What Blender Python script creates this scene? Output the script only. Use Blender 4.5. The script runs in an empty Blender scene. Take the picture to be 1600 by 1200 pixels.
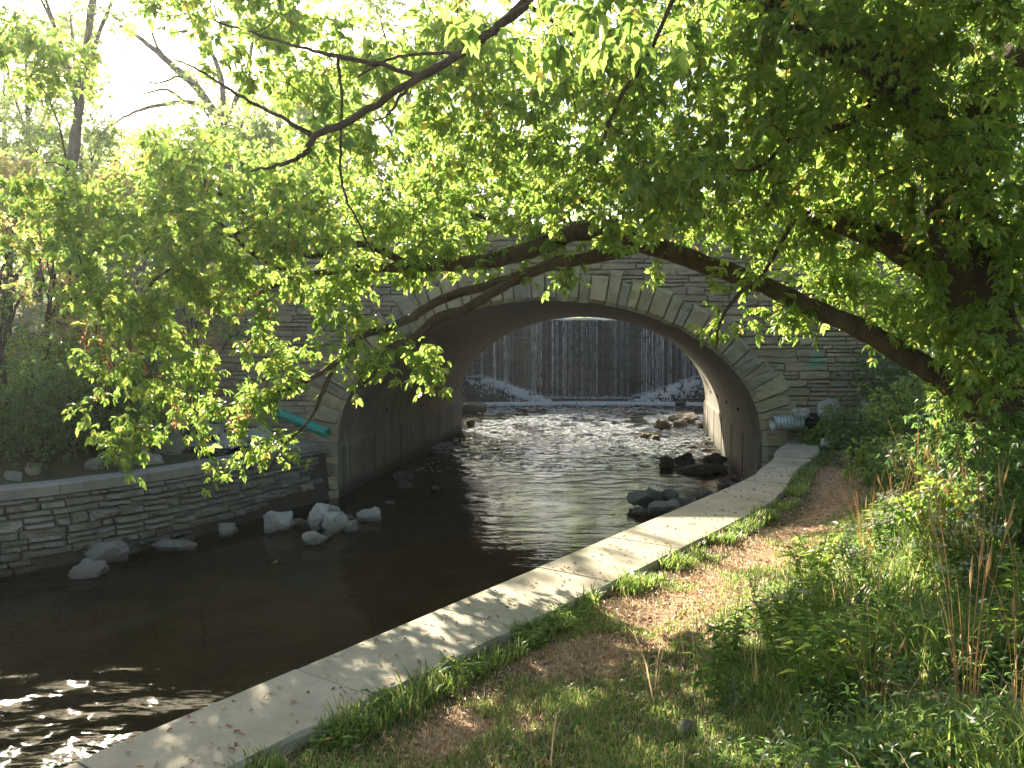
import bpy, bmesh, math, random
import numpy as np
from mathutils import Vector, noise, Matrix

# ---------------------------------------------------------------- camera, sky, sun
S = bpy.context.scene
C = S.collection
PITCH = math.radians(3.2)
EYE = 3.4                    # eye height above the stream (water surface is z = 0)
F = 1250.0                   # focal length in pixels of a 1600 px wide frame
cd = bpy.data.cameras.new('camera')
cam = bpy.data.objects.new('camera', cd); C.objects.link(cam)
cam.location = (0, 0, EYE)
cam.rotation_euler = (math.pi/2 - PITCH, 0, 0)
cd.sensor_width = 36; cd.lens = 36*F/1600
cd.clip_start = 0.05; cd.clip_end = 2000
S.camera = cam

SUN_EL, SUN_AZ = math.radians(28.5), math.radians(-29)     # azimuth from +Y, positive to the right
w = bpy.data.worlds.new('World'); S.world = w; w.use_nodes = True
nt = w.node_tree
bg = nt.nodes['Background']
sky = nt.nodes.new('ShaderNodeTexSky'); sky.sky_type = 'NISHITA'; sky.sun_disc = False
sky.sun_elevation = SUN_EL; sky.sun_rotation = SUN_AZ
sky.air_density = 1.0; sky.dust_density = 2.5; sky.ozone_density = 1.0
nt.links.new(sky.outputs[0], bg.inputs[0]); bg.inputs[1].default_value = 0.08
ld = bpy.data.lights.new('sun', 'SUN'); ld.energy = 5.0; ld.angle = math.radians(0.5)
ld.color = (1.0, 0.93, 0.80)
sun = bpy.data.objects.new('sun', ld); C.objects.link(sun)
sdir = Vector((math.sin(SUN_AZ)*math.cos(SUN_EL), math.cos(SUN_AZ)*math.cos(SUN_EL), math.sin(SUN_EL)))
sun.rotation_euler = sdir.to_track_quat('Z', 'Y').to_euler()
sun.location = sdir*60
S.view_settings.view_transform = 'Standard'; S.view_settings.look = 'None'
S.view_settings.gamma = 1; S.view_settings.exposure = 2.12
S.view_settings.use_white_balance = True
S.view_settings.white_balance_temperature = 7100; S.view_settings.white_balance_tint = 6
S.render.engine = 'CYCLES'
cy = S.cycles
cy.max_bounces = 8; cy.diffuse_bounces = 3; cy.glossy_bounces = 3; cy.transmission_bounces = 4
cy.transparent_max_bounces = 12; cy.caustics_reflective = False; cy.caustics_refractive = False
cy.sample_clamp_indirect = 6.0; cy.use_denoising = True

rnd = random.Random(7)
RN = np.random.default_rng(11)

def P(px, py, Y):
    """world point seen at photo pixel (px, py) at distance Y ahead of the camera"""
    u, v = (px-800)/F, (600-py)/F
    t = Y/(math.cos(PITCH) + v*math.sin(PITCH))
    return Vector((u*t, Y, EYE + t*(v*math.cos(PITCH) - math.sin(PITCH))))

# ---------------------------------------------------------------- materials
def mat(name):
    m = bpy.data.materials.new(name); m.use_nodes = True
    n = m.node_tree; n.nodes.clear()
    out = n.nodes.new('ShaderNodeOutputMaterial')
    return m, n, out
def nd(n, t, **k):
    x = n.nodes.new('ShaderNode'+t)
    for a, b in k.items():
        if a.startswith('i_'):
            key = a[2:]
            key = int(key) if key.isdigit() else key.replace('_', ' ')
            x.inputs[key].default_value = b
        else: setattr(x, a, b)
    return x
def ramp(n, src, stops):
    r = n.nodes.new('ShaderNodeValToRGB'); e = r.color_ramp.elements
    while len(e) < len(stops): e.new(0.5)
    for k, (p, c) in enumerate(stops):
        e[k].position = p; e[k].color = (*c, 1) if len(c) == 3 else c
    n.links.new(src, r.inputs[0]); return r.outputs[0]
def mixc(n, f, a, b, mode='MIX'):
    m = n.nodes.new('ShaderNodeMix'); m.data_type = 'RGBA'; m.blend_type = mode
    for s, v in ((m.inputs[0], f), (m.inputs[6], a), (m.inputs[7], b)):
        if isinstance(v, (int, float)): s.default_value = v
        elif isinstance(v, tuple): s.default_value = (*v, 1)
        else: n.links.new(v, s)
    return m.outputs[2]
def math_(n, op, a, b=None, c=None, clamp=False):
    m = n.nodes.new('ShaderNodeMath'); m.operation = op; m.use_clamp = clamp
    for k, v in enumerate((a, b, c)):
        if v is None: continue
        if isinstance(v, (int, float)): m.inputs[k].default_value = v
        else: n.links.new(v, m.inputs[k])
    return m.outputs[0]
def tex(n, scale, detail=4, rough=0.55, stretch=None, coord='Object'):
    tc = nd(n, 'TexCoord'); s = tc.outputs[coord]
    if stretch:
        mp = nd(n, 'Mapping'); mp.inputs['Scale'].default_value = stretch
        n.links.new(s, mp.inputs[0]); s = mp.outputs[0]
    t = nd(n, 'TexNoise', i_Scale=scale, i_Detail=detail, i_Roughness=rough)
    n.links.new(s, t.inputs['Vector']); return t.outputs[0]
def maprange(n, src, a, b, c=0.0, d=1.0):
    m = nd(n, 'MapRange'); n.links.new(src, m.inputs[0])
    for k, v in zip((1, 2, 3, 4), (a, b, c, d)): m.inputs[k].default_value = v
    return m.outputs[0]
def finish(n, out, col, rough=0.85, bump=None, bs=0.5, bd=0.02, spec=0.3):
    p = nd(n, 'BsdfPrincipled'); p.inputs['Specular IOR Level'].default_value = spec
    if isinstance(rough, (int, float)): p.inputs['Roughness'].default_value = rough
    else: n.links.new(rough, p.inputs['Roughness'])
    if isinstance(col, tuple): p.inputs['Base Color'].default_value = (*col, 1)
    else: n.links.new(col, p.inputs['Base Color'])
    if bump is not None:
        b = nd(n, 'Bump', i_Strength=bs, i_Distance=bd)
        n.links.new(bump, b.inputs['Height']); n.links.new(b.outputs[0], p.inputs['Normal'])
    n.links.new(p.outputs[0], out.inputs[0])
    return p

def m_stone(name, stops, moss=None, scale=5.0, bs=0.6, island=True, sheen=None, grime=0.55, hl=(0.42, 0.39, 0.33)):
    m, n, out = mat(name)
    g = nd(n, 'NewGeometry')
    if island: base = ramp(n, g.outputs['Random Per Island'], stops)
    else: base = ramp(n, tex(n, 1.3, 3), stops)
    t1 = tex(n, scale, 6, 0.65); t2 = tex(n, scale*6, 5, 0.6)
    c = mixc(n, maprange(n, t1, 0.35, 0.7, 0.0, grime), base, (0.10, 0.09, 0.075))
    c = mixc(n, maprange(n, t2, 0.45, 0.8, 0.0, 0.4), c, hl)
    if moss:
        c = mixc(n, maprange(n, tex(n, 2.2, 5, 0.7), 0.55, 0.72, 0.0, 0.6), c, moss)
    hh = math_(n, 'ADD', t1, math_(n, 'MULTIPLY', t2, 0.5))
    if sheen:                                     # wet, darker band near the water
        sp = nd(n, 'SeparateXYZ'); n.links.new(g.outputs['Position'], sp.inputs[0])
        wet = maprange(n, math_(n, 'ADD', sp.outputs[2], math_(n, 'MULTIPLY', t1, 0.25)), sheen, sheen+0.35, 0.85, 0.0)
        c = mixc(n, wet, c, (0.03, 0.027, 0.022))
    finish(n, out, c, 0.9, hh, bs, 0.03)
    return m

M = {}
M['facade'] = None
def build_facade():
    m, n, out = mat('facade_limestone')
    g = nd(n, 'NewGeometry')
    base = ramp(n, g.outputs['Random Per Island'], [(0, (0.24, 0.20, 0.145)), (0.3, (0.37, 0.30, 0.21)), (0.55, (0.30, 0.255, 0.19)), (0.8, (0.43, 0.35, 0.235)), (1, (0.27, 0.24, 0.19))])
    t1 = tex(n, 1.1, 5, 0.65); t2 = tex(n, 14, 5, 0.6)
    c = mixc(n, maprange(n, t1, 0.4, 0.7, 0.0, 0.5), base, (0.13, 0.115, 0.09))
    c = mixc(n, maprange(n, t2, 0.45, 0.75, 0.0, 0.35), c, (0.40, 0.37, 0.30))
    # green spray paint, a ragged triangle on the masonry
    sp = nd(n, 'SeparateXYZ'); n.links.new(g.outputs['Position'], sp.inputs[0])
    X, Z = sp.outputs[0], sp.outputs[2]
    jt = math_(n, 'MULTIPLY', math_(n, 'SUBTRACT', tex(n, 7, 4, 0.6), 0.5), 0.35)
    half = math_(n, 'MULTIPLY', math_(n, 'SUBTRACT', 3.42, Z), 0.42)
    ax = math_(n, 'ABSOLUTE', math_(n, 'SUBTRACT', X, 6.50))
    ins = math_(n, 'SUBTRACT', math_(n, 'ADD', half, jt), ax)
    a = maprange(n, ins, 0.0, 0.12)
    b = maprange(n, math_(n, 'ADD', Z, jt), 2.72, 2.86)
    k = math_(n, 'MULTIPLY', math_(n, 'MULTIPLY', a, b), 0.75)
    c = mixc(n, k, c, (0.10, 0.33, 0.22))
    hh = math_(n, 'ADD', tex(n, 6, 6, 0.65), math_(n, 'MULTIPLY', t2, 0.5))
    finish(n, out, c, 0.92, hh, 0.6, 0.03)
    return m
M['facade'] = build_facade()
M['ring'] = m_stone('arch_ring_stone', [(0, (0.19, 0.165, 0.13)), (0.2, (0.42, 0.34, 0.19)), (0.4, (0.30, 0.26, 0.18)), (0.6, (0.48, 0.39, 0.21)), (0.8, (0.24, 0.22, 0.18)), (1, (0.40, 0.33, 0.20))], moss=(0.20, 0.20, 0.07), scale=4, grime=.4)
M['wall'] = m_stone('retaining_wall_stone', [(0, (0.14, 0.13, 0.11)), (0.3, (0.23, 0.215, 0.18)), (0.6, (0.17, 0.16, 0.14)), (0.85, (0.28, 0.265, 0.225)), (1, (0.16, 0.15, 0.135))], scale=4, bs=0.8, sheen=0.12)
M['mortar'] = m_stone('old_mortar', [(0, (0.13, 0.12, 0.10)), (1, (0.20, 0.19, 0.16))], island=False)
M['cavity'] = m_stone('shaded_rubble', [(0, (0.04, 0.036, 0.03)), (1, (0.07, 0.065, 0.05))], island=False, hl=(0.10, 0.09, 0.075), bs=1.2)  # dark tone paints the shade of the recesses behind the stones
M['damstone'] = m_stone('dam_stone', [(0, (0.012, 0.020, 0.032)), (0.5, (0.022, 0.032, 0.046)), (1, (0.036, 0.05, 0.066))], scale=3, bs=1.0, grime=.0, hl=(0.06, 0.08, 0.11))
M['rock_white'] = m_stone('pale_limestone', [(0, (0.36, 0.36, 0.34)), (1, (0.48, 0.47, 0.44))], scale=7, bs=1.3, sheen=0.04)
M['rock_grey'] = m_stone('grey_rock', [(0, (0.20, 0.19, 0.17)), (1, (0.30, 0.28, 0.25))], scale=7, bs=1.3, sheen=0.04)
M['rock_tan'] = m_stone('tan_rock', [(0, (0.26, 0.20, 0.14)), (1, (0.40, 0.32, 0.23))], scale=7, bs=1.3, sheen=0.04)
M['rock_mid'] = m_stone('river_rock', [(0, (0.11, 0.10, 0.085)), (1, (0.19, 0.175, 0.15))], scale=7, bs=1.3, sheen=0.04)
M['rock_dark'] = m_stone('wet_dark_rock', [(0, (0.03, 0.028, 0.025)), (1, (0.06, 0.055, 0.05))], scale=3, bs=0.8, sheen=0.04)

def m_concrete(name, base, dark, streak=0.5, sunbleach=False):
    m, n, out = mat(name)
    t1 = tex(n, 1.7, 7, 0.68); t2 = tex(n, 30, 6, 0.6); t3 = tex(n, 1.0, 5, 0.6, (2.2, 2.2, 0.15))
    c = mixc(n, maprange(n, t1, 0.35, 0.7), base, dark)
    c = mixc(n, maprange(n, t3, 0.5, 0.75, 0.0, streak), c, tuple(v*0.35 for v in dark))
    c = mixc(n, maprange(n, t2, 0.3, 0.7, 0.0, 0.25), c, tuple(v*0.6 for v in base))
    finish(n, out, c, 0.9, math_(n, 'ADD', t1, math_(n, 'MULTIPLY', t2, 0.3)), 0.35, 0.02)
    return m
M['walk'] = m_concrete('walkway_concrete', (0.43, 0.38, 0.30), (0.29, 0.25, 0.19), 0.25)
M['coping'] = m_concrete('coping_concrete', (0.30, 0.29, 0.26), (0.22, 0.21, 0.19), 0.3)
def build_barrel():
    m, n, out = mat('barrel_concrete')
    g = nd(n, 'NewGeometry'); sp = nd(n, 'SeparateXYZ'); n.links.new(g.outputs['Position'], sp.inputs[0])
    t1 = tex(n, 0.7, 5, 0.6); t2 = tex(n, 18, 6, 0.6); t3 = tex(n, 1.0, 5, 0.65, (0.4, 2.6, 0.12))
    c = mixc(n, maprange(n, t1, 0.35, 0.7), (0.20, 0.18, 0.145), (0.11, 0.10, 0.08))
    st = math_(n, 'MULTIPLY', maprange(n, t3, 0.5, 0.7), maprange(n, sp.outputs[2], 0.3, 3.2, 0.8, 0.0))
    c = mixc(n, st, c, (0.07, 0.065, 0.05))
    st2 = math_(n, 'MULTIPLY', maprange(n, tex(n, 1.3, 4, 0.6, (0.4, 3.1, 0.10)), 0.62, 0.70), maprange(n, sp.outputs[2], 1.25, 1.45, 0.6, 0.0))
    c = mixc(n, st2, c, (0.42, 0.40, 0.35))
    wet = maprange(n, math_(n, 'ADD', sp.outputs[2], math_(n, 'MULTIPLY', t1, 0.5)), 0.35, 0.6, 0.9, 0.0)
    c = mixc(n, wet, c, (0.04, 0.038, 0.03))
    finish(n, out, c, 0.88, math_(n, 'ADD', t1, math_(n, 'MULTIPLY', t2, 0.4)), 0.4, 0.02)
    return m
M['barrel'] = build_barrel()

def build_ground(name, stops, extra=None):
    m, n, out = mat(name)
    at = nd(n, 'Attribute'); at.attribute_name = 'dirt'
    t1 = tex(n, 1.6, 5, 0.6); t2 = tex(n, 25, 6, 0.65)
    c = ramp(n, t1, stops)
    dirt = mixc(n, maprange(n, t2, 0.35, 0.65), (0.36, 0.25, 0.16), (0.23, 0.15, 0.095))
    k = maprange(n, math_(n, 'ADD', at.outputs['Fac'], math_(n, 'MULTIPLY', math_(n, 'SUBTRACT', t1, 0.5), 0.7)), 0.35, 0.65)
    c = mixc(n, k, c, dirt)
    c = mixc(n, maprange(n, t2, 0.5, 0.8, 0.0, 0.5), c, (0.05, 0.045, 0.03))
    finish(n, out, c, 0.95, math_(n, 'ADD', t1, t2), 0.7, 0.03)
    return m
M['bank'] = build_ground('bank_soil', [(0.3, (0.055, 0.05, 0.03)), (0.5, (0.075, 0.075, 0.035)), (0.7, (0.12, 0.10, 0.06))])
M['bed'] = m_stone('stream_bed', [(0.3, (0.17, 0.14, 0.10)), (0.7, (0.27, 0.22, 0.16))], island=False, scale=2)
M['gravel'] = m_stone('gravel', [(0, (0.30, 0.29, 0.27)), (1, (0.48, 0.46, 0.43))], island=False, scale=25)

def build_water():
    m, n, out = mat('stream_water')
    g = nd(n, 'NewGeometry'); sp = nd(n, 'SeparateXYZ'); n.links.new(g.outputs['Position'], sp.inputs[0])
    Y = sp.outputs[1]
    rip = tex(n, 3.2, 3, 0.55, (0.55, 1.5, 1)); fine = tex(n, 11, 3, 0.5, (0.7, 1.4, 1)); big = tex(n, 0.9, 2, 0.5, (0.8, 1.3, 1))
    h = math_(n, 'ADD', math_(n, 'MULTIPLY', rip, 0.6), math_(n, 'MULTIPLY', fine, 0.18))
    amp = math_(n, 'MAXIMUM', maprange(n, Y, 9.5, 17.0, 0.10, 1.0), maprange(n, Y, 9.0, 7.2, 0.10, 1.1))
    patch = maprange(n, big, 0.35, 0.65, 0.45, 1.0)
    h = math_(n, 'MULTIPLY', h, math_(n, 'MULTIPLY', amp, patch))
    b = nd(n, 'Bump', i_Strength=0.8, i_Distance=0.045); n.links.new(h, b.inputs['Height'])
    gl = nd(n, 'BsdfGlossy', i_Roughness=0.03); n.links.new(b.outputs[0], gl.inputs['Normal'])
    tr = nd(n, 'BsdfTransparent'); tr.inputs[0].default_value = (0.50, 0.45, 0.36, 1)
    fr = nd(n, 'Fresnel', i_IOR=1.333); n.links.new(b.outputs[0], fr.inputs['Normal'])
    mx = nd(n, 'MixShader'); n.links.new(fr.outputs[0], mx.inputs[0])
    n.links.new(tr.outputs[0], mx.inputs[1]); n.links.new(gl.outputs[0], mx.inputs[2])
    n.links.new(mx.outputs[0], out.inputs[0])
    return m
M['water'] = build_water()

def build_fallwater(name, dens, seed, sy):
    m, n, out = mat(name)
    t = tex(n, 1.0, 5, 0.65, (9, 9, sy))
    a = maprange(n, t, dens, dens+0.22, 0.0, 0.75)
    p = nd(n, 'BsdfPrincipled'); p.inputs['Base Color'].default_value = (0.75, 0.80, 0.85, 1); p.inputs['Roughness'].default_value = 0.35
    tl = nd(n, 'BsdfTranslucent'); tl.inputs[0].default_value = (0.85, 0.9, 0.95, 1)
    m1 = nd(n, 'MixShader', i_0=0.6); n.links.new(p.outputs[0], m1.inputs[1]); n.links.new(tl.outputs[0], m1.inputs[2])
    tr = nd(n, 'BsdfTransparent'); mx = nd(n, 'MixShader'); n.links.new(a, mx.inputs[0])
    n.links.new(tr.outputs[0], mx.inputs[1]); n.links.new(m1.outputs[0], mx.inputs[2])
    n.links.new(mx.outputs[0], out.inputs[0]); return m
M['fall'] = build_fallwater('falling_water', 0.50, 0, 0.35)
M['foam'] = build_fallwater('foam_and_glitter', 0.22, 0, 6)

def m_leaf(name, stops, trans=1.0, tmix=0.5):
    m, n, out = mat(name)
    g = nd(n, 'NewGeometry')
    c = ramp(n, g.outputs['Random Per Island'], stops)
    hs = nd(n, 'HueSaturation', i_Hue=0.479, i_Saturation=0.95, i_Value=4.2*trans); n.links.new(c, hs.inputs['Color'])
    p = nd(n, 'BsdfPrincipled'); n.links.new(c, p.inputs['Base Color']); p.inputs['Roughness'].default_value = 0.36
    p.inputs['Specular IOR Level'].default_value = 0.6
    t = nd(n, 'BsdfTranslucent'); n.links.new(hs.outputs[0], t.inputs[0])
    mx = nd(n, 'MixShader', i_0=tmix); n.links.new(p.outputs[0], mx.inputs[1]); n.links.new(t.outputs[0], mx.inputs[2])
    n.links.new(mx.outputs[0], out.inputs[0]); return m
M['leaf'] = m_leaf('box_elder_leaf', [(0, (0.05, 0.11, 0.02)), (0.4, (0.08, 0.15, 0.025)), (0.8, (0.12, 0.18, 0.03)), (0.97, (0.16, 0.19, 0.035)), (1, (0.28, 0.20, 0.04))])
M['leaf_dark'] = m_leaf('shrub_leaf', [(0, (0.035, 0.08, 0.02)), (0.5, (0.05, 0.11, 0.03)), (1, (0.09, 0.15, 0.03))], 0.9)
M['leaf_far'] = m_leaf('distant_leaf', [(0, (0.07, 0.12, 0.03)), (0.5, (0.10, 0.16, 0.04)), (1, (0.15, 0.19, 0.05))])
M['leaf_gold'] = m_leaf('yellowing_leaf', [(0, (0.10, 0.15, 0.03)), (0.5, (0.16, 0.19, 0.05)), (0.85, (0.24, 0.20, 0.07)), (1, (0.30, 0.14, 0.06))])
M['leaf_red'] = m_leaf('red_autumn_leaf', [(0, (0.30, 0.05, 0.02)), (0.6, (0.40, 0.09, 0.03)), (1, (0.35, 0.16, 0.04))])
M['seed'] = m_leaf('dry_seed', [(0, (0.16, 0.07, 0.035)), (0.6, (0.22, 0.10, 0.05)), (1, (0.28, 0.15, 0.08))], 0.7)
M['grass'] = m_leaf('grass_blade', [(0, (0.05, 0.10, 0.02)), (0.5, (0.085, 0.15, 0.028)), (0.88, (0.13, 0.18, 0.045)), (0.96, (0.24, 0.21, 0.09)), (1, (0.32, 0.26, 0.14))], 0.8)
M['dry'] = m_leaf('dry_grass', [(0, (0.22, 0.17, 0.09)), (0.5, (0.30, 0.24, 0.13)), (1, (0.36, 0.26, 0.15))], 0.7)
M['litter'] = m_leaf('fallen_leaf', [(0, (0.18, 0.08, 0.04)), (0.3, (0.30, 0.16, 0.08)), (0.6, (0.38, 0.24, 0.13)), (0.8, (0.45, 0.33, 0.20)), (1, (0.38, 0.10, 0.04))], 0.4, 0.25)
M['flower'] = m_leaf('white_flower', [(0, (0.34, 0.36, 0.30)), (1, (0.52, 0.52, 0.46))], 0.5, 0.3)
def build_bark(name, a, b):
    m, n, out = mat(name)
    t = tex(n, 9, 6, 0.7, (1, 1, 0.35)); t2 = tex(n, 2, 3)
    c = mixc(n, maprange(n, t, 0.35, 0.65), b, a)
    c = mixc(n, maprange(n, t2, 0.5, 0.75, 0, 0.4), c, (0.10, 0.11, 0.05))
    finish(n, out, c, 0.95, t, 1.0, 0.04); return m
M['bark'] = build_bark('bark', (0.125, 0.085, 0.06), (0.05, 0.035, 0.025))
M['bark_far'] = build_bark('bark_grey', (0.14, 0.12, 0.10), (0.07, 0.06, 0.05))
def simple(name, col, rough=0.5, metal=0.0, bump=None):
    m, n, out = mat(name); t = tex(n, 12, 5)
    c = mixc(n, maprange(n, t, 0.35, 0.75, 0.0, 0.35), col, tuple(v*0.5 for v in col))
    p = finish(n, out, c, rough, t, 0.2, 0.01, 0.5); p.inputs['Metallic'].default_value = metal; return m
M['teal'] = simple('teal_plastic', (0.01, 0.30, 0.25), 0.5)
M['zinc'] = simple('galvanised_steel', (0.42, 0.47, 0.47), 0.5, 0.4)
M['black'] = simple('black_plastic', (0.02, 0.02, 0.022), 0.5)
M['fabric'] = simple('black_fabric', (0.022, 0.022, 0.024), 0.9)
M['asphalt'] = simple('asphalt', (0.05, 0.05, 0.05), 0.95)
M['hole'] = simple('dark_hole', (0.012, 0.011, 0.01), 1.0)
M['paint'] = simple('white_paint', (0.7, 0.7, 0.7), 0.6)

# ---------------------------------------------------------------- object helpers
def link(name, me, m=None, parent=None, smooth=False):
    o = bpy.data.objects.new(name, me); C.objects.link(o)
    if m: me.materials.append(m)
    if parent: o.parent = parent
    if smooth: me.shade_smooth()
    return o
def mesh(name, V, Fc, m=None, parent=None, smooth=False, origin=None):
    me = bpy.data.meshes.new(name)
    if origin is not None:
        V = [tuple(Vector(v)-Vector(origin)) for v in V]
    me.from_pydata([tuple(v) for v in V], [], Fc); me.update()
    o = link(name, me, m, parent, smooth)
    if origin is not None: o.location = origin
    return o
def npmesh(name, V, tris=None, quads=None, m=None, parent=None, smooth=False):
    """fast mesh from numpy arrays"""
    me = bpy.data.meshes.new(name)
    V = np.asarray(V, np.float32)
    me.vertices.add(len(V)); me.vertices.foreach_set('co', V.ravel())
    parts, tot = [], []
    if tris is not None and len(tris): parts.append(np.asarray(tris, np.int32).ravel()); tot.append(np.full(len(tris), 3, np.int32))
    if quads is not None and len(quads): parts.append(np.asarray(quads, np.int32).ravel()); tot.append(np.full(len(quads), 4, np.int32))
    idx = np.concatenate(parts); tot = np.concatenate(tot)
    me.loops.add(len(idx)); me.loops.foreach_set('vertex_index', idx)
    me.polygons.add(len(tot))
    me.polygons.foreach_set('loop_start', np.concatenate(([0], np.cumsum(tot)[:-1])).astype(np.int32))
    me.polygons.foreach_set('loop_total', tot)
    me.update(calc_edges=True)
    return link(name, me, m, parent, smooth)
def tag(o, label=None, cat=None, group=None, kind=None):
    if label: o['label'] = label
    if cat: o['category'] = cat
    if group: o['group'] = group
    if kind: o['kind'] = kind
    return o
def empty(name, loc, label, cat, group=None):
    o = bpy.data.objects.new(name, None); C.objects.link(o); o.location = loc; o.empty_display_size = 0.2
    return tag(o, label, cat, group)
def child(o, root):
    """parent keeping the world-space mesh where it is (root has no rotation)"""
    o.parent = root; o.matrix_parent_inverse = Matrix.Identity(4)
    o.location = Vector(o.location) - Vector(root.location); return o
def clone(o, label=None, loc=None, rz=None, sc=None):
    r = o.copy(); C.objects.link(r)
    if label: r['label'] = label
    if loc is not None: r.location = loc
    if rz is not None: r.rotation_euler = (0, 0, rz)
    if sc is not None: r.scale = (sc, sc, sc)
    for c in o.children:
        k = c.copy(); C.objects.link(k); k.parent = r
        for s in c.children:
            q = s.copy(); C.objects.link(q); q.parent = k
    return r

def interp(pts, y):
    """x from a list of (x, y), by y, linear with extrapolation"""
    p = sorted(pts, key=lambda q: q[1])
    if y <= p[0][1]: a, b = p[0], p[1]
    elif y >= p[-1][1]: a, b = p[-2], p[-1]
    else:
        for a, b in zip(p, p[1:]):
            if a[1] <= y <= b[1]: break
    return a[0] + (b[0]-a[0])*(y-a[1])/(b[1]-a[1])

def catmull(pts, n=6):
    """pts: list of tuples of any length"""
    A = [np.array(p, float) for p in pts]
    A = [2*A[0]-A[1]] + A + [2*A[-1]-A[-2]]
    out = []
    for k in range(1, len(A)-2):
        p0, p1, p2, p3 = A[k-1:k+3]
        for i in range(n):
            t = i/n
            out.append(0.5*((2*p1)+(p2-p0)*t+(2*p0-5*p1+4*p2-p3)*t*t+(3*p1-p0-3*p2+p3)*t**3))
    out.append(A[-2]); return out

class MB:
    def __init__(s): s.V = []; s.F = []
    def tube(s, pts, radii, seg=6, lump=0.0, cap=True, seed=0):
        pts = [Vector(p) for p in pts]; b = len(s.V); n = len(pts)
        up = Vector((0.13, 0.31, 0.94)); prev = None
        for k, p in enumerate(pts):
            d = (pts[min(k+1, n-1)] - pts[max(k-1, 0)]);
            if d.length < 1e-6: d = Vector((0, 0, 1))
            d.normalize()
            if prev is None:
                a = d.cross(up);
                if a.length < 1e-3: a = d.cross(Vector((1, 0, 0)))
            else:
                a = prev - d*prev.dot(d)
                if a.length < 1e-4: a = d.cross(up)
            a.normalize(); prev = a; c = d.cross(a)
            for i in range(seg):
                t = 2*math.pi*i/seg
                q = a*math.cos(t)+c*math.sin(t)
                r = radii[k]
                if lump: r *= 1+lump*noise.noise((p+q*r*2)*3.0/max(0.12, radii[0])*0.12 + Vector((seed, 0, 0)))+lump*0.5*math.sin(3*t+k*.7)*0.6
                s.V.append(p+q*r)
        for k in range(n-1):
            for i in range(seg):
                j = (i+1) % seg
                s.F.append((b+k*seg+i, b+k*seg+j, b+(k+1)*seg+j, b+(k+1)*seg+i))
        if cap:
            s.F.append(tuple(b+i for i in reversed(range(seg)))); s.F.append(tuple(b+(n-1)*seg+i for i in range(seg)))
    def box(s, p0, p1):
        b = len(s.V); x0, y0, z0 = p0; x1, y1, z1 = p1
        s.V += [Vector(v) for v in ((x0,y0,z0),(x1,y0,z0),(x1,y1,z0),(x0,y1,z0),(x0,y0,z1),(x1,y0,z1),(x1,y1,z1),(x0,y1,z1))]
        s.F += [tuple(b+i for i in f) for f in ((0,3,2,1),(4,5,6,7),(0,1,5,4),(1,2,6,5),(2,3,7,6),(3,0,4,7))]
    def build(s, name, m, parent=None, smooth=False, origin=None):
        return mesh(name, s.V, s.F, m, parent, smooth, origin)

# ---------------------------------------------------------------- key curves of the place
TOP = 1.24      # level of both retaining walls
LW = [(-3.87, 17.13), (-4.75, 15.25), (-5.12, 14.4), (-5.78, 13.2), (-6.5, 12.3), (-7.45, 11.4), (-12, 8.0), (-19, 3.5), (-30, -4), (-60, -26)]
WL = [(-14, -12.6), (-2.22, 4.03), (0.0, 7.16), (2.2, 10.26), (3.75, 12.5), (4.20, 13.4), (4.72, 14.4), (5.15, 15.5), (5.60, 16.4), (5.95, 17.13)]
WR = [(-13, -11.6), (-1.35, 4.03), (0.0, 5.84), (2.6, 9.31), (3.7, 11.0), (4.74, 13.2), (5.75, 15.0), (6.6, 17.13)]
def sm(pts, n=6):
    return [tuple(q) for q in catmull(pts, n)]
WLs, WRs, LWs = sm(WL), sm(WR), sm(LW)
wl = lambda y: interp(WLs, y)
wr = lambda y: interp(WRs, y)
lw = lambda y: interp(LWs, y)
FY = 17.13; BY = 29.5; SK = 1.8/12.4          # bridge faces and the skew of the barrel
CX, HA, ZS, HB = 0.81, 4.55, 1.2, 3.02        # arch centre, half span, springing, rise
BT = 5.83                                      # top of the parapet

def rbank(x, y):
    d = max(0.0, (x-wr(y)))*0.8
    z = 1.155 + 0.15*max(0, d-0.7) + 0.03*noise.noise(Vector((x*1.3, y*1.3, 0)))*min(1, d*2)
    if d > 6: z += 0.12*(d-6)
    z += 0.10*max(0, y-14.5)*min(1, max(0, d-0.3))
    return min(z, 5.0)
def lbank(x, y):
    d = max(0.0, (lw(y)-0.35-x)*0.72)
    z = 1.20 + 0.42*max(0, d-0.45) * (1.0 if d < 5 else 1) + 0.08*noise.noise(Vector((x*.9, y*.9, 3)))*min(1, d)
    return min(z, 4.6+0.2*noise.noise(Vector((x*.2, y*.2, 3))))

def strip(name, rows, m, attr=None, label_kind='structure'):
    """rows: list of equally long lists of points"""
    V = [p for r in rows for p in r]; k = len(rows[0])
    Fc = [(i*k+j, i*k+j+1, (i+1)*k+j+1, (i+1)*k+j) for i in range(len(rows)-1) for j in range(k-1)]
    o = mesh(name, V, Fc, m, smooth=True)
    if attr:
        a = o.data.attributes.new('dirt', 'FLOAT', 'POINT')
        a.data.foreach_set('value', [attr(*p) for p in V])
    o['kind'] = label_kind
    return o

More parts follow.
